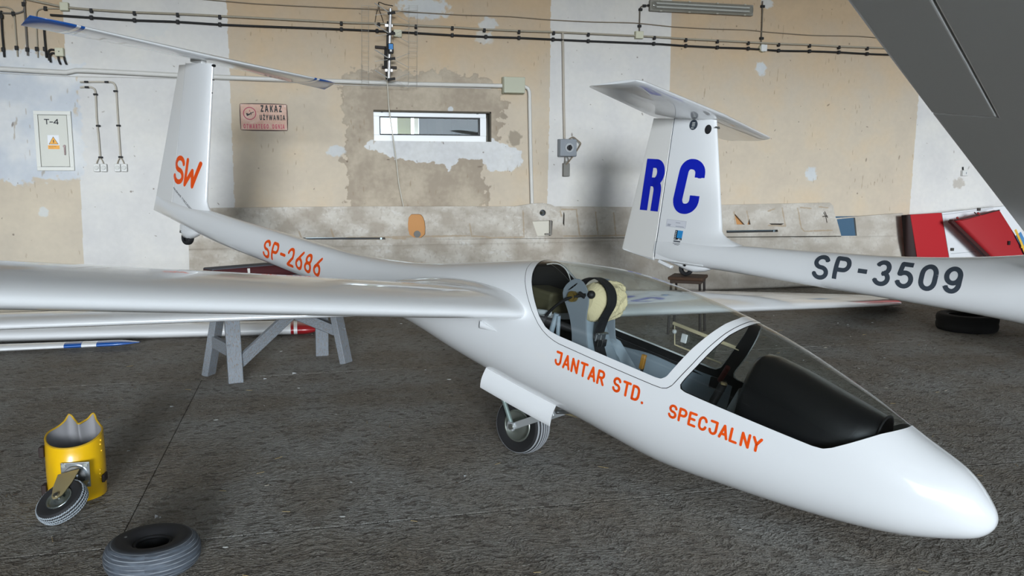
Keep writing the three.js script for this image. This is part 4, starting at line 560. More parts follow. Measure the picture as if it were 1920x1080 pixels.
// electrical cabinet T-4
{
  const a = onWall(63, 207.7), b = onWall(141.2, 320), w = onWall(133.3, 209).x - a.x, h = a.y - b.y, t = thing('electrical_cabinet', 'white electrical cabinet marked T-4 with a yellow warning label', 'cabinet', V(a.x + w / 2, b.y, WALL)), fr = 0.045;
  mesh('cabinet_frame', [box(w, fr, 0.03, 0, h - fr / 2, 0.015, 0.004), box(w, fr, 0.03, 0, fr / 2, 0.015, 0.004), box(fr, h - 2 * fr, 0.03, -w / 2 + fr / 2, h / 2, 0.015, 0.003), box(fr, h - 2 * fr, 0.03, w / 2 - fr / 2, h / 2, 0.015, 0.003)], std(0xdcdcd4, 0.5), t);
  mesh('cabinet_back', box(w - 0.02, h - 0.02, 0.006, 0, h / 2, 0.004), slate, t);
  const W = w - 2 * fr - 0.008, H = h - 2 * fr - 0.008, d = mesh('cabinet_door', box(W, H, 0.02, 0, h / 2, 0.016, 0.004), std(0xcfcfc4, 0.5), t);
  mesh('lettering', strokes([[[-0.092, 0.058], [-0.036, 0.058]], [[-0.064, 0.058], [-0.064, 0]], [[-0.034, 0.028], [0.004, 0.028]], [[0.052, 0], [0.052, 0.06], [0.014, 0.018], [0.064, 0.018]]], 0.0125, (x, y) => [V(x, h * 0.775 + y, 0.0272), V(0, 0, 1)], true), ink, d, 'black letters T-4');
  const st = mesh('warning_label', box(0.125, 0.165, 0.001, -0.005, h * 0.48, 0.0268), std(0xe6e8ea, 0.5), d, 'white and yellow warning label');
  const tri = (r, z) => { const s = new THREE.Shape([new THREE.Vector2(-r, -r * 0.62), new THREE.Vector2(r, -r * 0.62), new THREE.Vector2(0, r * 1.1)]); return new THREE.ShapeGeometry(s).translate(-0.005, h * 0.49, z); };
  mesh('triangle', tri(0.054, 0.0278), ink, d); mesh('triangle', tri(0.046, 0.0284), std(0xf2a81c, 0.5), d, 'yellow triangle with a bolt');
  mesh('bolt_sign', strokes([[[-0.002, h * 0.515], [-0.009, h * 0.495], [0.0, h * 0.493], [-0.006, h * 0.468]]], 0.007, (x, y) => [V(x, y, 0.029), V(0, 0, 1)]), ink, d);
  mesh('label_band', new THREE.PlaneGeometry(0.125, 0.045).translate(-0.005, h * 0.395, 0.0279), std(0xffffff, 0.5, { map: canvasTexture(256, 96, (c, w2, h2) => { c.fillStyle = '#f2a51a'; c.fillRect(0, 0, w2, h2); c.fillStyle = '#6a4a12'; c.font = 'bold 26px sans-serif'; c.fillText('NIE DOTYKAĆ', 16, 40); c.font = '20px sans-serif'; c.fillText('Urządzenie', 16, 76); }) }), d);
  mesh('door_handle', [cyl(0.014, 0.014, 0.02, 16).rotateX(Math.PI / 2).translate(W * 0.36, h * 0.41, 0.035), box(0.018, 0.12, 0.014, W * 0.37, h * 0.35, 0.036, 0.005)], std(0x7c6a68, 0.45, { metalness: 0.4 }), d);
}
// no-open-fire sign
{
  const a = onWall(448, 193.3), b = onWall(541, 246), w = onWall(537.8, 193).x - a.x, h = a.y - b.y, t = thing('warning_sign', 'rusty pink metal sign with crossed pipe, ZAKAZ UŻYWANIA OTWARTEGO OGNIA', 'sign', V((a.x + b.x) / 2, b.y, WALL));
  const plate = new THREE.Shape(rounded([[-w / 2, 0], [w / 2, 0], [w / 2, h], [-w / 2, h]].flatMap(([x, y]) => { const k = 0.02, sx = Math.sign(x), sy = y > 0 ? 1 : -1; return sx * sy > 0 ? [[x, y - sy * k], [x - sx * k, y]] : [[x - sx * k, y], [x, y - sy * k]]; }).sort((p, q) => Math.atan2(p[1] - h / 2, p[0]) - Math.atan2(q[1] - h / 2, q[0])), 1).map((p) => new THREE.Vector2(...p)));
  mesh('plate', new THREE.ExtrudeGeometry(plate, { depth: 0.006, bevelEnabled: false }).translate(0, 0, 0.012), std(0x4a3432, 0.7), t);
  const map = canvasTexture(1024, 580, (c, W, H) => {
    c.fillStyle = '#d3ab97'; c.fillRect(0, 0, W, H); const r = rng(5); for (let i = 0; i < 260; i++) { c.fillStyle = `rgba(${r() < 0.5 ? '236,212,200' : '186,140,120'},${0.05 + 0.1 * r()})`; c.beginPath(); c.ellipse(r() * W, r() * H, 20 + 70 * r(), 10 + 60 * r(), r() * 3, 0, 7); c.fill(); }
    c.strokeStyle = '#b5485d'; c.lineWidth = 20; c.beginPath(); c.arc(200, 210, 135, 0, 7); c.stroke();
    c.strokeStyle = '#1c1a1e'; c.lineCap = 'butt'; c.lineWidth = 34; c.beginPath(); c.moveTo(135, 205); c.lineTo(150, 248); c.lineTo(200, 225); c.stroke(); c.lineWidth = 16; c.beginPath(); c.moveTo(160, 240); c.lineTo(295, 175); c.moveTo(222, 180); c.lineTo(232, 245); c.stroke();
    c.fillStyle = '#c4585f'; c.beginPath(); c.moveTo(200, 172); c.lineTo(188, 150); c.lineTo(204, 130); c.lineTo(216, 156); c.fill();
    const say = (s, x, y, wide, tall, col) => { c.save(); c.fillStyle = col; c.font = 'bold 100px sans-serif'; const m = c.measureText(s).width; c.translate(x, y); c.scale(wide / m, tall / 73); c.fillText(s, 0, 0); c.strokeStyle = col; c.lineWidth = 5; c.strokeText(s, 0, 0); c.restore(); };
    say('Z A K A Z', 448, 168, 470, 150, '#191b1c'); say('U Ż Y W A N I A', 415, 352, 570, 112, '#191b1c');
    say('O T W A R T E G O', 52, 548, 560, 98, 'rgba(196,72,96,0.8)'); say('O G N I A', 690, 548, 275, 98, 'rgba(196,72,96,0.85)');
  });
  mesh('print', new THREE.PlaneGeometry(w - 0.022, h - 0.022).translate(0, h / 2, 0.0188), std(0xffffff, 0.6, { map }), t);
  for (const [x, y] of [[-0.45, 0.06], [0.46, 0.07], [-0.46, 0.93], [0.45, 0.92]]) mesh('nail', cyl(0.005, 0.005, 0.004, 8).rotateX(Math.PI / 2).translate(x * w, y * h, 0.02), zinc, t);
}
// television antenna on its bracket, with mesh reflector
{
  const f = (u, v, d) => onWall(u, v, d), o = f(731, 152, 0); o.z = WALL; const t = thing('antenna', 'television antenna with mesh reflector on a mast above the window', 'antenna', o), R = (p) => p.sub(o);
  const P = (u, v, d) => R(f(u, v, d)), top = P(732, 16, 0.24), low = P(729, 150, 0.24);
  mesh('mast', rod(top, low, 0.02, 18), std(0xd2d4d6, 0.3, { metalness: 0.6 }), t);
  mesh('back_rail', [bar(P(727, 40, 0.17), P(725, 150, 0.17), 0.022, 0.03), bar(P(723, 88, 0.05), P(722, 128, 0.05), 0.03, 0.03)], cableBlack, t);
  mesh('wall_bracket', [bar(P(703, 88, 0.03), P(728, 90, 0.03), 0.03, 0.035), bar(P(716, 126, 0.03), P(744, 127, 0.03), 0.02, 0.035), bar(P(723, 90, 0.03), P(726, 90, 0.2), 0.02, 0.02), bar(P(724, 127, 0.03), P(728, 127, 0.2), 0.02, 0.02)], std(0x2f2622, 0.7), t);
  for (const v of [48, 132]) mesh('clamp', [box(0.1, 0.035, 0.02, ...P(729, v, 0.21).toArray(), 0.004)], std(0xd9dadb, 0.35, { metalness: 0.5 }), t);
  for (const v of [25, 64, 111, 149]) { const c = P(732, v, 0.25), h = mesh('insulator', [bar(c.clone().add(V(-0.035, -0.005, 0)), c.clone().add(V(0.06, 0.012, 0.01)), 0.03, 0.032)], cableBlack, t);
    mesh('dipole', [rod(c, c.clone().add(V(-0.2, 0.1, 0.08)), 0.007, 8), rod(c, c.clone().add(V(-0.2, -0.035, 0.02)), 0.003, 8), rod(c.clone().add(V(0.04, 0, 0)), c.clone().add(V(0.25, 0.09, -0.05)), 0.003, 8), rod(c.clone().add(V(0.04, 0, 0)), c.clone().add(V(0.24, -0.09, -0.05)), 0.003, 8)], std(0xd6d6d2, 0.35, { metalness: 0.5 }), h); }
  const bx = P(732.5, 91, 0.29), amp = mesh('amplifier_box', box(0.068, 0.125, 0.05, bx.x, bx.y, bx.z, 0.01), cableBlack, t); mesh('amplifier_label', [box(0.054, 0.066, 0.004, bx.x, bx.y + 0.02, bx.z + 0.026, 0.001)], std(0x1c7fc4, 0.5), amp, 'blue label'); mesh('label_field', box(0.026, 0.026, 0.005, bx.x, bx.y - 0.028, bx.z + 0.026, 0.001), plasticWhite, amp);
  const wires = [], g = 0.1; for (const s of [0, 1]) { const u0 = s ? 765 : 678, u1 = s ? 783 : 692; for (let i = 0; i < 17; i++) { const v = lerp(11, 163, i / 16); if (s && (i === 6 || i === 11)) continue; wires.push(rod(P(u0, v - (s ? 0 : 1), g), P(u1, v, g), 0.0016, 5)); } }
  for (const u of [678, 691, 767, 783]) wires.push(rod(P(u + (u > 700 ? 0 : 0), 10, g), P(u + (u > 700 ? -1.5 : 0), 165, g), 0.002, 5)); wires.push(rod(P(678, 10, g), P(732, 14, g), 0.002, 5), rod(P(732, 22, g), P(783, 19, g), 0.002, 5), rod(P(690, 163, g), P(767, 166, g), 0.0016, 5));
  tag(mesh('reflector_grid', wires, std(0xa8a49a, 0.5, { metalness: 0.3 }), t), null, null, null, 'stuff');
}
cable('antenna_cable', 'pale cable dropping from the antenna past the window', 'cable', [[727, 118], [725, 140], [727, 165], [729, 200], [733, 230], [740, 280], [743, 300], [748, 345], [757, 390], [762, 420]], 0.0075, std(0xcdc8ba, 0.7), [], { gap: 0.12 });
cable('tripod_wire', 'dark forked wire tied to a peg above the antenna', 'wire', [[703, 42], [706, 24], [709, 16], [710, 4], [722, 8], [737, 11]], 0.004, cableBlack, [], { gap: 0.02 });
cable('tripod_wire', 'dark wire hanging down right of the antenna peg', 'wire', [[710, 5], [712, 20], [716, 32], [719, 42]], 0.004, cableBlack, [], { gap: 0.02 });
// ---------------------------------------------------------------- old wing shells leaning on the back wall
{
  const Z = -11.06, P = (u, v, z = Z) => { const p = onPlane(u, v, 'z', z); return [p.x, p.y]; };
  const SX0 = -1.7, SX1 = 9.1, SY1 = 1.34, seams = [[620, 430, 626, 447], [626, 447, 880, 442], [880, 420, 884, 443], [884, 443, 910, 444, 918, 446], [912, 446, 980, 445], [980, 395, 982, 445], [1050, 396, 1052, 405], [1052, 393, 1080, 393], [1056, 443, 1084, 443], [1080, 393, 1086, 440], [1086, 443, 1200, 441], [1116, 398, 1121, 440], [1150, 400, 1154, 440], [1376, 398, 1378, 420], [1400, 396, 1404, 420], [1440, 396, 1452, 392], [1466, 390, 1472, 424], [1440, 423, 1472, 424], [1495, 391, 1502, 428], [1502, 428, 1508, 434], [1508, 434, 1560, 432], [1500, 389, 1520, 391], [1535, 388, 1552, 390], [566, 448, 560, 435], [736, 447, 760, 448]];
  const segs = seams.flatMap((s) => { const q = []; for (let i = 0; i + 3 < s.length; i += 2) q.push([...P(s[i], s[i + 1]), ...P(s[i + 2], s[i + 3])]); return q; });
  const shellMap = pixels(2048, 300, (x, y) => {
    const X = lerp(SX0, SX1, x / 2048), Y = SY1 * y / 300, n = fbm(X * 1.6, Y * 2.4, 5), f = fbm(X * 12 + 8, Y * 8, 4), sw2 = smooth(noise2(X * 4 + fbm(X * 5, Y * 5, 3) * 2, Y * 9 + X * 3), 0.4, 0.75);
    let c = mixc(rgb(170, 160, 146), rgb(204, 198, 187), clamp(0.5 + n * 1.25, 0, 1)); c = mixc(c, rgb(213, 210, 204), 0.6 * sw2 * clamp(0.6 + n * 2, 0, 1)); c = mixc(c, rgb(156, 144, 130), clamp(-f * 0.9 - 0.12, 0, 0.5)); if (X > 3.4) c = mixc(c, rgb(190, 184, 174), 0.35);
    let d = 9; for (const [ax, ay, bx, by] of segs) { if (Math.abs(X - (ax + bx) / 2) > 1.4) continue; const t = clamp(((X - ax) * (bx - ax) + (Y - ay) * (by - ay)) / ((bx - ax) ** 2 + (by - ay) ** 2), 0, 1); d = Math.min(d, Math.hypot(X - ax - t * (bx - ax), Y - ay - t * (by - ay))); }
    c = mixc(c, rgb(166, 146, 120), 0.7 * smooth(0.016 + 0.01 * f - d, 0, 0.012));
    return c;
  });
  const u2 = (g) => { const p = g.attributes.position, u = []; for (let i = 0; i < p.count; i++) u.push((p.getX(i) - SX0) / (SX1 - SX0), p.getY(i) / SY1); g.setAttribute('uv', new THREE.Float32BufferAttribute(u, 2)); return g; };
  const shell = std(0xffffff, 0.75, { map: shellMap });
  const split = 0.74, top = [[352, 394], [400, 390], [560, 388], [700, 387], [965, 387], [984, 384], [1000, 381.5], [1018, 380.5], [1032, 383], [1040, 387], [1230, 388.5], [1360, 384], [1500, 381], [1556, 380], [1562, 386], [1564, 398], [1567, 409], [1604, 406], [1610, 405.5], [1693, 399.5]].map((p) => P(...p));
  const endX = P(1702, 477)[0], s = new THREE.Shape([...top, [endX - 0.07, split], [top[0][0] - 0.01, split]].map((p) => new THREE.Vector2(...p)));
  const hole = (pts, k = 1) => { const q = rounded(pts.map((p) => P(...p)), k); s.holes.push(new THREE.Path(q.map((p) => new THREE.Vector2(...p)))); return q; };
  const hAccess = hole([[767, 402], [783, 401], [792, 403], [798, 420], [797, 446], [769, 445], [764, 425]]), hFit = hole([[998, 415], [1002, 414], [1034, 413], [1036, 415], [1034.5, 440], [1033, 442], [1009, 443], [1007, 441]], 0), hRound = hole(Array.from({ length: 16 }, (_, i) => [1017.5 + 6 * Math.cos(i * Math.PI / 8), 399 + 6 * Math.sin(i * Math.PI / 8)]), 1);
  const hBlue = hole([[1568.5, 411], [1603, 408], [1606.5, 442], [1577.5, 444]], 0), hTear = hole([[1377, 400], [1396, 421], [1381, 421]], 0), hTear2 = hole([[1405, 410], [1407, 421], [1401, 421]], 0), hFlap = hole([[1442, 419], [1470, 419], [1465, 422], [1446, 421.5]], 0), hCut = hole([[1056.5, 397], [1058.5, 402], [1058, 424], [1055, 419]], 0);
  hole([[568, 445.5], [722, 445.2], [722.5, 449.2], [568, 449]], 0); hole([[1362, 432], [1458, 430.5], [1458.5, 435], [1362, 437]], 0);
  const t = thing('stripped_wing', 'long stripped grey wing shell with cut openings leaning along the wall', 'wing', V(0, 0, 0));
  mesh('wing_skin', u2(flat(new THREE.ExtrudeGeometry(s, { depth: 0.039, bevelEnabled: false, curveSegments: 4 }).translate(0, 0, Z - 0.035))), shell, t);
  const x0 = top[0][0] - 0.01, x1 = endX - 0.07, rings = []; for (let i = 0; i <= 40; i++) { const x = lerp(x0, x1, i / 40) + 0, q = []; for (let k = 0; k <= 14; k++) { const y = lerp(split + 0.001, 0.05, k / 14), b = 0.2 * Math.sin(Math.PI * (1 - k / 14) ** 1.0 * 0.5 + Math.PI * 0.5) ** 1 * 1; q.push(V(x + 0.07 * k / 14 * (i / 40), y, Z + 0.0042 + 0.12 * Math.sin(Math.PI / 2 * k / 14) ** 1.6)); } q.push(V(x, 0.02, Z + 0.1), V(x, 0.0, Z + 0.03), V(x, 0.0, Z - 0.06), V(x, split, Z - 0.036)); rings.push(q); }
  mesh('wing_nose', u2(loft(rings)), shell, t, 'rounded lower edge of the wing shell');
  const back = (q, m, name, label, dz = 0.04) => { const xs2 = q.map((p) => p[0]), ys2 = q.map((p) => p[1]), a = Math.min(...xs2) - 0.02, b = Math.max(...xs2) + 0.02, c = Math.min(...ys2) - 0.02, d = Math.max(...ys2) + 0.02; return mesh(name, box(b - a, d - c, 0.012, (a + b) / 2, (c + d) / 2, Z - 0.035 - dz), m, t, label); };
  const ply = std(0xc08a52, 0.7); back(hAccess, ply, 'plywood_web', 'orange plywood seen inside an opening', 0.02); back(hBlue, std(0x3f5f78, 0.6), 'blue_rib', 'blue painted rib inside a square opening', 0.005); back(hFit, std(0xd4cfc0, 0.6), 'spar_web', 'cream spar web behind the centre fitting', 0.05); for (const h of [hTear, hTear2]) back(h, ply, 'torn_ply', 'plywood under torn skin', 0.02); back(hRound, slate, 'pin_hole', null, 0.05); back(hCut, std(0x3a332c, 0.9), 'cut_slit', null, 0.02); back(hFlap, std(0x3a332c, 0.9), 'cut_slit', null, 0.02);
  for (const q of [[[1544, 399], [1548, 406], [1550, 417]], [[1542, 406], [1551, 405]], [[1546, 397], [1551, 408]]]) mesh('cut_slit', strokes([q.map((p) => P(...p))], 0.012, (x, y) => [V(x, y, Z + 0.006), V(0, 0, 1)]), std(0x3a332c, 0.9), t);
  const A = P(783, 441), C = P(1018, 399), F0 = P(1036, 413), F1 = P(1035, 441);
  mesh('access_plug', cyl(0.045, 0.045, 0.01, 24).rotateX(Math.PI / 2).translate(A[0], A[1] + 0.012, Z - 0.035), std(0x6a6a66, 0.6), t);
  mesh('centre_pin', [rod(V(C[0] - 0.02, C[1], Z - 0.05), V(C[0] + 0.0, C[1], Z - 0.01), 0.02, 16)], zinc, t);
  mesh('centre_fitting', [box(0.02, 0.22, 0.05, F0[0] - 0.02, (F0[1] + F1[1]) / 2, Z - 0.03, 0.004), box(0.1, 0.02, 0.04, F1[0] - 0.04, F1[1] + 0.015, Z - 0.03, 0.004)], std(0x7d7a74, 0.4, { metalness: 0.6 }), t);
  for (const [u0, u1, v] of [[568, 722, 447.2], [1362, 1458, 433.5]]) { const a = P(u0, v), b = P(u1, v), st = mesh('airbrake_slot', [box(b[0] - a[0], 0.045, 0.006, (a[0] + b[0]) / 2, a[1], Z - 0.042)], std(0x252a2e, 0.6), t, 'dark airbrake slot'); mesh('airbrake_blade', [box((b[0] - a[0]) * 0.94, 0.008, 0.02, (a[0] + b[0]) / 2, a[1] + 0.004, Z - 0.022, 0.002), box(0.03, 0.03, 0.02, b[0] - 0.05, b[1], Z - 0.02, 0.004)], std(0x9fb0b8, 0.3, { metalness: 0.7 }), st); }
}
{
  // red and white wing section
  const z = -10.83, P = (u, v, zz = z) => { const p = onPlane(u, v, 'z', zz); return V(p.x, p.y, zz); };
  const slabOf = (pts, d, zz = z) => { const s = new THREE.Shape(pts.map(([u, v]) => { const p = P(u, v, zz); return new THREE.Vector2(p.x, p.y); })); return new THREE.ExtrudeGeometry(s, { depth: d, bevelEnabled: true, bevelSize: 0.004, bevelThickness: 0.004, bevelSegments: 1 }).translate(0, 0, zz - d); };
  const down = (u, v) => { const p = P(u, v); return [p.x, p.y]; };
  const poly = (q, d, zz = z) => new THREE.ExtrudeGeometry(new THREE.Shape(q.map((p) => new THREE.Vector2(...p))), { depth: d, bevelEnabled: true, bevelSize: 0.003, bevelThickness: 0.003, bevelSegments: 1 }).translate(0, 0, zz - d);
  const a = down(1707, 403), b = down(1765, 399.5), c = down(1778, 478), d = down(1719, 478), e = down(1872, 388);
  const ext = (p, q) => [q[0] + (q[0] - p[0]) * q[1] / (p[1] - q[1]), 0.004], t = thing('wing_section', 'white wing section with broad red band leaning on the wall', 'wing', V(0, 0, 0));
  mesh('red_band', poly([a, ext(a, d), ext(b, c), b].map((p) => p), 0.06), std(0xb51c25, 0.5), t, 'red painted band');
  mesh('white_panel', poly([[b[0] + 0.012, b[1]], [ext(b, c)[0] + 0.012, 0.004], [e[0] + 0.9, 0.004], [e[0] + 0.25, e[1] + 0.02]], 0.06), std(0xdfe2e4, 0.5), t);
  const g = down(1697, 404), h = down(1703, 478), hh = ext(g, h), dd = ext(a, d); mesh('end_rib', loft([[V(g[0], g[1], z - 0.08), V(a[0], a[1], z), V(a[0], a[1], z - 0.06)], [V(hh[0], 0, z - 0.08), V(dd[0] - 0.02, 0, z), V(dd[0] - 0.02, 0, z - 0.06)]]), std(0x2a1413, 0.7), t, 'dark open end of the wing section');
  for (const [u, v] of [[1784, 467.5], [1834, 392.5]]) { const p = P(u, v); mesh('hinge_block', box(0.05, 0.045, 0.03, p.x, p.y, z + 0.012, 0.004), std(0x46443e, 0.7), t); }
  for (const [q0, q1] of [[[1766, 399], [1862, 387]], [[1783, 472], [1830, 468]]]) mesh('panel_joint', rod(P(...q0).add(V(0, -0.03, 0.003)), P(...q1).add(V(0, -0.03, 0.003)), 0.003, 6), std(0x8d9498, 0.7), t);
}
{
  // red tail surface with push rods
  const z = -10.55, P = (u, v, zz = z) => { const p = onPlane(u, v, 'z', zz); return V(p.x, p.y, zz); }, t = thing('tail_surface', 'red tail surface with hinge rods and blue and yellow emblem, tilted on the wall', 'tail surface', V(0, 0, 0));
  const low = (p, q) => { const k = (0.01 - p.y) / (q.y - p.y); return p.clone().lerp(q, k); };
  const A = P(1790, 414), B = P(1874, 394.5), C = P(1927, 478), R0 = P(1801, 414), R1 = P(1877, 478), D = P(1856, 478), dz = V(0, 0, -0.11);
  const Cl = low(B, C), Rl = low(R0, R1), Dl = low(A, D); Rl.z += 0.02;
  mesh('red_skin', loft([[A, R0.clone().add(V(0, 0, 0.03)), B, B.clone().add(dz), A.clone().add(dz)], [Dl, Rl.clone().add(V(0, 0, 0.05)), Cl, Cl.clone().add(dz), Dl.clone().add(dz)]]), std(0xa8242a, 0.55), t);
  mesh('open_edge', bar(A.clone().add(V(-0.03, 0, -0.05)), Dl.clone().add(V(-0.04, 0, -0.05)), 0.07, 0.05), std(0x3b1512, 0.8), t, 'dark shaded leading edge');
  mesh('edge_trim', bar(A.clone().add(V(0, 0.006, 0.0)), B.clone().add(V(0, 0.006, 0)), 0.03, 0.012), std(0x2c2622, 0.8), t);
  mesh('push_rod', [rod(P(1795, 408), P(1803, 418), 0.01), new THREE.SphereGeometry(0.018, 12, 10).translate(...P(1795, 408.5).toArray())], std(0x8a1a1c, 0.6), t); mesh('push_rod', rod(P(1833, 399), P(1842, 408), 0.014), std(0x9c2226, 0.6), t); mesh('push_rod', rod(P(1827, 398), P(1833, 404), 0.008), std(0x4a2a26, 0.7), t);
  mesh('pivot_hole', box(0.035, 0.06, 0.012, ...P(1886.5, 455).add(V(0, 0, 0.06)).toArray(), 0.004), black, t);
  mesh('emblem', [bar(P(1897.5, 430).add(V(0, 0, 0.06)), P(1908, 455).add(V(0, 0, 0.07)), 0.004, 0.035), bar(P(1908, 455).add(V(0, 0, 0.07)), P(1916, 478).add(V(0, 0, 0.08)), 0.004, 0.035), bar(P(1907, 463).add(V(0, 0, 0.075)), P(1921, 459).add(V(0, 0, 0.075)), 0.004, 0.025)], std(0xe1b33c, 0.5), t, 'yellow outline of an emblem');
  mesh('emblem_field', bar(P(1904, 438).add(V(0, 0, 0.05)), P(1924, 478).add(V(0, 0, 0.05)), 0.004, 0.11), std(0x4f86b6, 0.5), t, 'blue field of the emblem');
}
// ---------------------------------------------------------------- trestle under the tail boom
{
  const t = thing('trestle', 'grey painted wooden trestle with crossed braces and maroon padded beam under the tail boom', 'trestle', V(-0.26, 0, -7.325), 0.545), wood = std(0xa4a9ad, 0.75, { map: pixels(256, 512, (x, y) => { const n = noise2(x / 7, y / 90) * 0.5 + noise2(x / 2.2, y / 40) * 0.3, w = smooth(fbm(x / 22, y / 30, 4), 0.24, 0.4); return mixc(mixc(rgb(216, 220, 226), rgb(184, 187, 190), 0.5 + n), rgb(190, 150, 118), 0.65 * w); }) });
  const top = (s) => V(0.47 * s, 0.83, 0);
  for (const s of [-1, 1]) for (const q of [-1, 1]) mesh('leg', bar(V(0.53 * s + (q < 0 ? 0.015 : -0.01) * s, 0, 0.215 * q), V(0.46 * s, 0.76, 0.06 * q), 0.115, 0.06, 0.006), wood, t);
  for (const s of [-1, 1]) mesh('end_rail', bar(V(0.53 * s, 0.3, -0.19), V(0.53 * s, 0.26, 0.17), 0.045, 0.1, 0.006), wood, t);
  mesh('brace', bar(V(-0.5, 0.13, 0.18), V(0.42, 0.72, 0.08), 0.04, 0.095, 0.006), wood, t); mesh('brace', bar(V(0.5, 0.27, 0.1), V(-0.4, 0.72, 0.04), 0.035, 0.085, 0.006), wood, t);
  mesh('beam', box(1.12, 0.09, 0.12, 0, 0.765, 0, 0.008), wood, t);
  const pad = mesh('padded_beam', new RoundedBoxGeometry(1.1, 0.1, 0.2, 4, 0.045).translate(-0.09, 0.858, 0.02), std(0x512427, 0.6), t, 'maroon padding'); mesh('pad_top', new RoundedBoxGeometry(1.05, 0.025, 0.17, 3, 0.012).translate(-0.09, 0.901, 0.01), std(0x55565c, 0.7), pad, 'grey top cover'); mesh('pad_stripe', box(0.02, 0.085, 0.012, -0.32, 0.856, 0.118, 0.003), std(0xe2e0da, 0.6), pad, 'white stripe');
  mesh('cradle', new RoundedBoxGeometry(0.16, 0.13, 0.14, 3, 0.02).translate(0.06, 0.965, 0.0), std(0x2e2a2c, 0.8), t, 'dark foam block under the boom');
}
// ---------------------------------------------------------------- other wings stored under the front glider's wing
const storedWing = (stations, thick = 0.15) => (x0, x1, n = 10) => loft(Array.from({ length: n + 1 }, (_, i) => { const x = lerp(x0, x1, i / n); const { le, te, t } = stations(x); return section(V(x, le[0], le[1]), V(x, te[0], te[1]), V(0, 1, 0), t ?? thick, 0.015); }));
{
  const st = (x) => { const r = clamp((x - 0.55) / 0.25, 0, 1), c = lerp(0.62, 0.42, clamp((x + 6) / 6.6, 0, 1)) * (1 - 0.25 * r * r); const z = -6.225 - 0.012 * (0.45 - x); return { le: [0.625, z - 0.04 * r * r], te: [0.645, z - c], t: 0.17 * (1 - 0.6 * r * r) }; };
  const t = thing('spare_wing', 'white wing lying just below the front glider wing, in front of the trestle', 'wing', V(0, 0, 0)); mesh('wing_panel', storedWing(st)(-7.6, 0.78, 40), gelcoat, t);
  const s = thing('wing_stand', 'low wooden stand under the outer end of the stored white wing', 'stand', V(-4.6, 0, -6.52)); for (const x of [-0.3, 0.3]) for (const z of [-0.15, 0.15]) mesh('leg', bar(V(x * 1.2, 0, z * 1.3), V(x, 0.515, z), 0.06, 0.04), std(0x8a8078, 0.8), s); mesh('beam', box(0.8, 0.07, 0.36, 0, 0.53, 0, 0.01), std(0x8a8078, 0.8), s);
}
{
  const st = (x) => { const r = clamp((x + 0.08) / 0.2, 0, 1), c = lerp(0.95, 0.62, clamp((x + 7) / 7, 0, 1)) * (1 - 0.3 * r * r), z = -8.72 - 0.09 * (0.08 - x); return { le: [0.072 + 0.004 * (0.1 - x), z - 0.06 * r * r], te: [0.04, z - c], t: 0.21 * (1 - 0.7 * r * r) }; }, W = storedWing(st);
  const t = thing('spare_wing', 'white wing with red tip lying on the floor behind the trestle', 'wing', V(0, 0, 0)); mesh('wing_panel', W(-7.6, -0.2, 30), gelcoat, t);
  const tip = mesh('wing_tip', W(-0.135, 0.12, 12), redTip, t, 'red tip'); mesh('tip_stripe', W(-0.2, -0.17, 2), redTip, tip); mesh('tip_stripe', W(-0.17, -0.135, 2), gelcoat, tip);
}
{
  const st = (x) => { const r = clamp((x + 1.85) / 0.25, 0, 1), c = lerp(0.45, 0.24, clamp((x + 7) / 5, 0, 1)) * (1 - 0.5 * r * r), z = -8.48 + 0.0 * x; return { le: [0.055 + 0.006 * r, z - 0.03 * r * r], te: [0.05, z - c], t: 0.2 * (1 - 0.5 * r * r) }; }, W = storedWing(st);
  const t = thing('spare_wing', 'thin white wing with blue banded tip on the floor at the left', 'wing', V(0, 0, 0)); mesh('wing_panel', W(-7.4, -2.25, 20), gelcoat, t); mesh('wing_tip', W(-1.97, -1.6, 10), blueTip, t, 'blue tip'); mesh('tip_band', W(-2.1, -1.97, 2), gelcoat, t); mesh('tip_band', W(-2.25, -2.1, 2), blueTip, t, 'blue band');
  for (const x of [-6.6, -3.4]) { const k = thing('wood_block', `flat wooden block under the thin blue-tipped wing, ${x < -5 ? 'farther out' : 'nearer its tip'}`, 'block', V(x, 0, -8.68)); mesh('block', box(0.2, 0.016, 0.16, 0, 0.008, 0, 0.004), std(0x6f6152, 0.85), k); }
}
// ---------------------------------------------------------------- stool under the tail wheel
{
  const t = thing('stool', 'small worn brown wooden stool under the second glider tail wheel', 'stool', V(3.85, 0, -8.04), -0.61), brown = std(0x5b4634, 0.8, { map: pixels(256, 256, (x, y) => { const n = noise2(x / 60, y / 5) * 0.5 + noise2(x / 20, y / 2) * 0.3; return mixc(rgb(235, 220, 200), rgb(150, 130, 110), 0.5 + n); }) });
  mesh('seat', [box(0.36, 0.035, 0.36, 0, 0.59, 0, 0.012)], brown, t); mesh('apron', [box(0.32, 0.04, 0.02, 0, 0.56, 0.15, 0.004), box(0.32, 0.04, 0.02, 0, 0.56, -0.15, 0.004), box(0.02, 0.04, 0.3, 0.15, 0.56, 0, 0.004), box(0.02, 0.04, 0.3, -0.15, 0.56, 0, 0.004)], std(0x3f3228, 0.8), t);
  for (const x of [-1, 1]) for (const z of [-1, 1]) mesh('leg', rod(V(x * 0.165, 0, z * 0.165), V(x * 0.145, 0.57, z * 0.145), 0.013, 10), std(0x2d2723, 0.7), t);
}
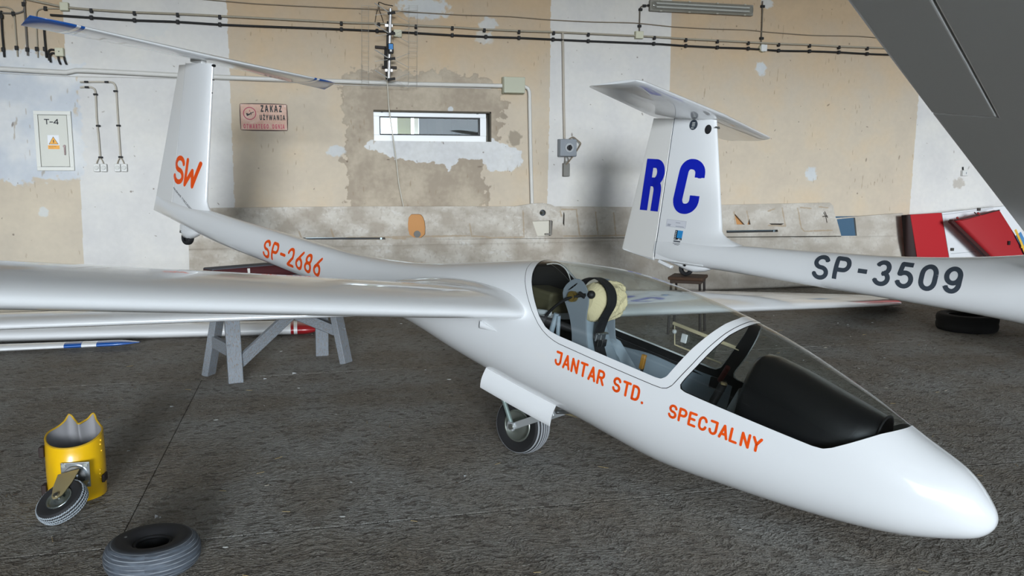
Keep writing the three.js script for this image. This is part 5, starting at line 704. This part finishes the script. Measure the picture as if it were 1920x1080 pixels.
// ---------------------------------------------------------------- tyres on the floor
function tyreFlat(R, w, r, wear, ribs) {                           // lying on its side, base at y = 0
  const q = [], N = 60; for (let i = 0; i <= N; i++) { const a = i / N * 2 * Math.PI - Math.PI, k = Math.cos(a), s = Math.sin(a), flatK = wear; const rr = (R + r) / 2 + (R - r) / 2 * Math.sign(k) * Math.abs(k) ** flatK, yy = w / 2 + w / 2 * Math.sign(s) * Math.abs(s) ** flatK; const g = k > 0.35 ? ribs * Math.max(0, Math.cos(s * 26)) ** 10 : 0; q.push(new THREE.Vector2(rr - g, yy)); }
  return new THREE.LatheGeometry(q, 72);
}
{
  const tread = std(0xffffff, 0.75, { map: pixels(1024, 256, (x, y) => { const v = y / 256, a = Math.abs(v - 0.5) * 2, n = fbm(x / 120, y / 12, 4), q = Math.abs(((v - 0.5) * 26 + 50.5) % 1 - 0.5) * 2, l = smooth(q, 0.7, 0.9) * clamp(0.55 + n * 1.5 + 0.4 * noise2(y * 0.31, 8), 0, 1); let c = mixc(rgb(92, 100, 110), rgb(64, 69, 76), 0.5 + n); c = mixc(c, rgb(178, 184, 188), 0.75 * l); return mixc(c, rgb(30, 30, 32), smooth(a, 0.3, 0.46)); }) });
  const t = thing('tyre', 'balloon tyre with fine ribs lying on the floor in the front left', 'tyre', V(-0.675, 0, -3.62)); mesh('tread', tyreFlat(0.192, 0.135, 0.066, 0.92, 0.005), tread, t); mesh('inner_bead', new THREE.TorusGeometry(0.073, 0.008, 10, 56).rotateX(Math.PI / 2).translate(0, 0.104, 0), rubber, t);
  mesh('valve_patch', cyl(0.008, 0.008, 0.003, 12).translate(-0.11, 0.1325, -0.03), std(0x6a6a68, 0.8), t);
  const t2 = thing('tyre', 'black car tyre lying on the floor under the second glider', 'tyre', V(6.86, 0, -7.5)); mesh('tread', tyreFlat(0.305, 0.175, 0.185, 0.5, 0.006), std(0x141312, 0.9), t2); mesh('inner_bead', new THREE.TorusGeometry(0.19, 0.01, 8, 48).rotateX(Math.PI / 2).translate(0, 0.155, 0), rubber, t2);
}
// ---------------------------------------------------------------- yellow tail dolly with its castor
{
  const t = thing('tail_dolly', 'yellow tail dolly shell with a castor wheel, standing on the floor at left', 'dolly', V(-1.2, 0, -4.6), -0.06), R = 0.135, N = 88, yellow = phys(0xe9b70a, 0.3, { clearcoat: 0.7, clearcoatRoughness: 0.15 });
  const topY = (a) => { const d = Math.atan2(Math.sin(a + Math.PI / 2), Math.cos(a + Math.PI / 2)), peak = (c, w) => Math.exp(-(((d - c) / w) ** 2)); return 0.285 + 0.055 * (1 + Math.cos(d)) / 2 + 0.012 * peak(1.5, 0.7) + 0.012 * peak(-1.5, 0.7) + 0.03 * (peak(0.44, 0.34) + peak(-0.44, 0.34)) + 0.022 * (peak(0.42, 0.1) + peak(-0.42, 0.1)); };
  const inR = (a, y) => { const d = Math.atan2(Math.sin(a + Math.PI / 2), Math.cos(a + Math.PI / 2)), f = smooth(y, 0.1, 0.34); return -0.055 * Math.exp(-((d / 0.2) ** 2)) * f + 0.012 * Math.exp(-(((Math.abs(d) - 0.45) / 0.16) ** 2)) * f; };
  // the front (d = pi) bulges flat where the castor plate is bolted on
  const outR = (a, y) => { const d = Math.atan2(Math.sin(a - Math.PI / 2), Math.cos(a - Math.PI / 2)); return 0.012 * Math.exp(-((d / 0.55) ** 4)) * smooth(0.24 - y, 0, 0.06); };
  const ringAt = (v, inner) => Array.from({ length: N }, (_, k) => { const a = k / N * 2 * Math.PI, y = lerp(0.0, topY(a), v), r = R + inR(a, y) + (inner ? -0.009 : outR(a, y)) + 0.004 * Math.sin(v * 3); return V(r * Math.cos(a), y, r * Math.sin(a)); });
  const vs = [0, 0.05, 0.15, 0.3, 0.45, 0.6, 0.72, 0.84, 0.93, 1];
  mesh('shell', loft(vs.map((v) => ringAt(v, false)), false, false), yellow, t, 'glossy yellow outside'); mesh('lining', loft(vs.map((v) => ringAt(v, true)), false, false), std(0x8b8a8c, 0.9), t, 'grey inside');
  const rim = Array.from({ length: N + 1 }, (_, k) => { const p = ringAt(1, false)[k % N], q = ringAt(1, true)[k % N]; return p.add(q).multiplyScalar(0.5); }); mesh('rim', new THREE.TubeGeometry(new THREE.CatmullRomCurve3(rim.slice(0, N), true), 160, 0.0055, 6, true), std(0xb9931f, 0.6), t); mesh('bottom', cyl(R - 0.006, R - 0.006, 0.008, 48).translate(0, 0.006, 0), std(0x6b6a6c, 0.9), t);
  for (const y of [0.05, 0.25]) mesh('strap_hinge', [box(0.025, 0.055, 0.05, -R - 0.006, y, 0.04, 0.006)], std(0x2a1c1a, 0.7), t); mesh('strap_hinge', box(0.014, 0.04, 0.06, R + 0.004, 0.09, 0.02, 0.004), std(0x2a1c1a, 0.7), t);
  for (const [y, z] of [[0.29, 0.03], [0.27, 0.035], [0.235, 0.03], [0.14, 0.05], [0.12, 0.052], [0.1, 0.05]]) mesh('rivet', new THREE.SphereGeometry(0.006, 10, 8).translate(Math.sqrt(R * R - z * z) + 0.002, y, z), yellow, t);
  const pz = R + 0.02, pl = mesh('castor_plate', box(0.135, 0.13, 0.006, 0.045, 0.155, pz, 0.003), std(0xb4b9bc, 0.28, { metalness: 0.95 }), t); for (const [x, y] of [[-0.01, 0.207], [0.092, 0.205], [0.092, 0.105], [-0.01, 0.103]]) mesh('bolt', [cyl(0.011, 0.011, 0.008, 6).rotateX(Math.PI / 2).translate(x + 0.003, y, pz + 0.007)], zinc, pl); mesh('swivel', [cyl(0.052, 0.056, 0.02, 32).rotateX(Math.PI / 2).translate(0.045, 0.15, pz + 0.012), cyl(0.016, 0.016, 0.012, 6).rotateX(Math.PI / 2).translate(0.045, 0.15, pz + 0.026)], steel, pl);
  // wheel lying over, held in its fork
  const c = V(0.035, 0.085, pz + 0.18), ax = V(-0.32, 0.85, 0.44).normalize(), q = new THREE.Quaternion().setFromUnitVectors(V(0, 0, 1), ax), put = (g) => g.applyQuaternion(q).translate(c.x, c.y, c.z);
  const wl = mesh('castor_wheel', put(wheelGeo(0.118, 0.07, V(0, 0, 0), 1, 52)), std(0x262628, 0.75), t);
  const zig = []; for (let k = 0; k < 4; k++) { const pts = []; for (let i = 0; i <= 120; i++) { const a = i / 120 * 2 * Math.PI, y = -0.021 + 0.014 * k + 0.003 * (i % 2 ? 1 : -1), r = 0.118 * (1 - 0.16 * Math.abs(y / 0.035) ** 3.2) + 0.0004; pts.push(V(r * Math.cos(a), r * Math.sin(a), y)); } zig.push(put(new THREE.TubeGeometry(new THREE.CatmullRomCurve3(pts, true, 'catmullrom', 0.2), 240, 0.0036, 5, true))); }
  zig.forEach((g) => mesh('tread_rib', g, std(0x9aa2a8, 0.8), wl));
  mesh('castor_rim', [put(new THREE.LatheGeometry([[0, 0.03], [0.018, 0.032], [0.02, 0.018], [0.045, 0.014], [0.052, 0.03], [0.06, 0.036], [0.062, 0.028]].map((p) => new THREE.Vector2(...p)), 36).rotateX(Math.PI / 2))], std(0xaab4b4, 0.25, { metalness: 0.9 }), wl);
  const n = V(0, 0, 1).applyQuaternion(q), hub = c.clone().addScaledVector(n, 0.045), hub2 = c.clone().addScaledVector(n, -0.045), root = V(0.045, 0.15, pz + 0.02);
  const plate = (h, off) => { const d = h.clone().sub(root), side = d.clone().cross(n).normalize(), w0 = 0.055, w1 = 0.026, r2 = root.clone().addScaledVector(n, off).addScaledVector(V(0, 0, 1), 0.012), tk = n.clone().multiplyScalar(0.004), P = (p, w, k) => p.clone().addScaledVector(side, w).addScaledVector(tk, k); const m = r2.clone().lerp(h, 0.55); return loft([[P(r2, w0, 1), P(r2, -w0, 1), P(r2, -w0, -1), P(r2, w0, -1)], [P(m, 0.046, 1), P(m, -0.046, 1), P(m, -0.046, -1), P(m, 0.046, -1)], [P(h, w1, 1), P(h, -w1, 1), P(h, -w1, -1), P(h, w1, -1)], [P(h.clone().addScaledVector(d.clone().normalize(), 0.02), 0.012, 1), P(h.clone().addScaledVector(d.clone().normalize(), 0.02), -0.012, 1), P(h.clone().addScaledVector(d.clone().normalize(), 0.02), -0.012, -1), P(h.clone().addScaledVector(d.clone().normalize(), 0.02), 0.012, -1)]]); };
  mesh('fork', [plate(hub, 0.045), plate(hub2, -0.04)], std(0xb9aa80, 0.35, { metalness: 0.45 }), t, 'yellowish zinc fork'); mesh('axle_nut', [rod(hub2, hub.clone().addScaledVector(n, 0.01), 0.008, 12), cyl(0.014, 0.014, 0.012, 6).rotateX(Math.PI / 2).applyQuaternion(q).translate(hub.x + n.x * 0.008, hub.y + n.y * 0.008, hub.z + n.z * 0.008)], steel, t);
}
// ---------------------------------------------------------------- crumbs on the floor
{
  const r = rng(33), chip = (x, z, s, sx = 1) => { const g = new THREE.IcosahedronGeometry(s, 0).scale(sx, 0.45, 0.7); g.rotateY(r() * 3); return g.translate(x, s * 0.3, z); };
  const t = thing('paint_chip', 'small white paint chip on the floor behind the front tyre', 'chip', V(-0.752, 0, -4.17)); mesh('flake', [new THREE.TetrahedronGeometry(0.013).translate(0, 0.008, 0), new THREE.TetrahedronGeometry(0.007).translate(0.018, 0.005, 0.006)], std(0xd9dadd, 0.6), t);
  for (const [u, v, s, label] of [[322, 763, 0.012, 'white chip on the floor left of the trestle'], [241, 846, 0.01, 'white chip on the floor right of the yellow dolly'], [552, 701, 0.018, 'white chip on the floor between the trestle feet'], [497, 711, 0.014, 'pale flake on the floor beside the near trestle leg'], [872, 893, 0.008, 'white chip on the floor below the open wheel']]) { const p = onFloor(u, v), c = thing('paint_chip', label, 'chip', p); mesh('flake', new THREE.TetrahedronGeometry(s).scale(1.5, 0.5, 0.8).translate(0, s * 0.3, 0), std(0xc4c7c8, 0.7), c); }
  const bits = [[], [], []]; for (let i = 0; i < 420; i++) { const x = lerp(-3, 7.5, r()), z = lerp(-9.5, -2.6, r()); bits[i % 3].push(chip(x, z, 0.003 + 0.008 * r() ** 2, 1 + r() * 1.5)); }
  const straw = []; for (let i = 0; i < 90; i++) { const x = lerp(-2, 7, r()), z = lerp(-8, -2.6, r()), a = r() * 6, l = 0.02 + 0.04 * r(); straw.push(rod(V(x, 0.003, z), V(x + l * Math.cos(a), 0.004, z + l * Math.sin(a)), 0.0016, 4)); }
  const o = thing('floor_debris', 'scattered grit, crumbs and straw on the dark floor', 'debris'); o.userData.kind = 'stuff';
  bits.forEach((b, i) => mesh('grit', b, std([0x8a8478, 0x4d4238, 0xa5a6a2][i], 0.9), o)); mesh('straw', straw, std(0xa8946a, 0.8), o); o.children.forEach((c) => { c.userData.kind = 'stuff'; });
}
renderer.render(scene, camera);
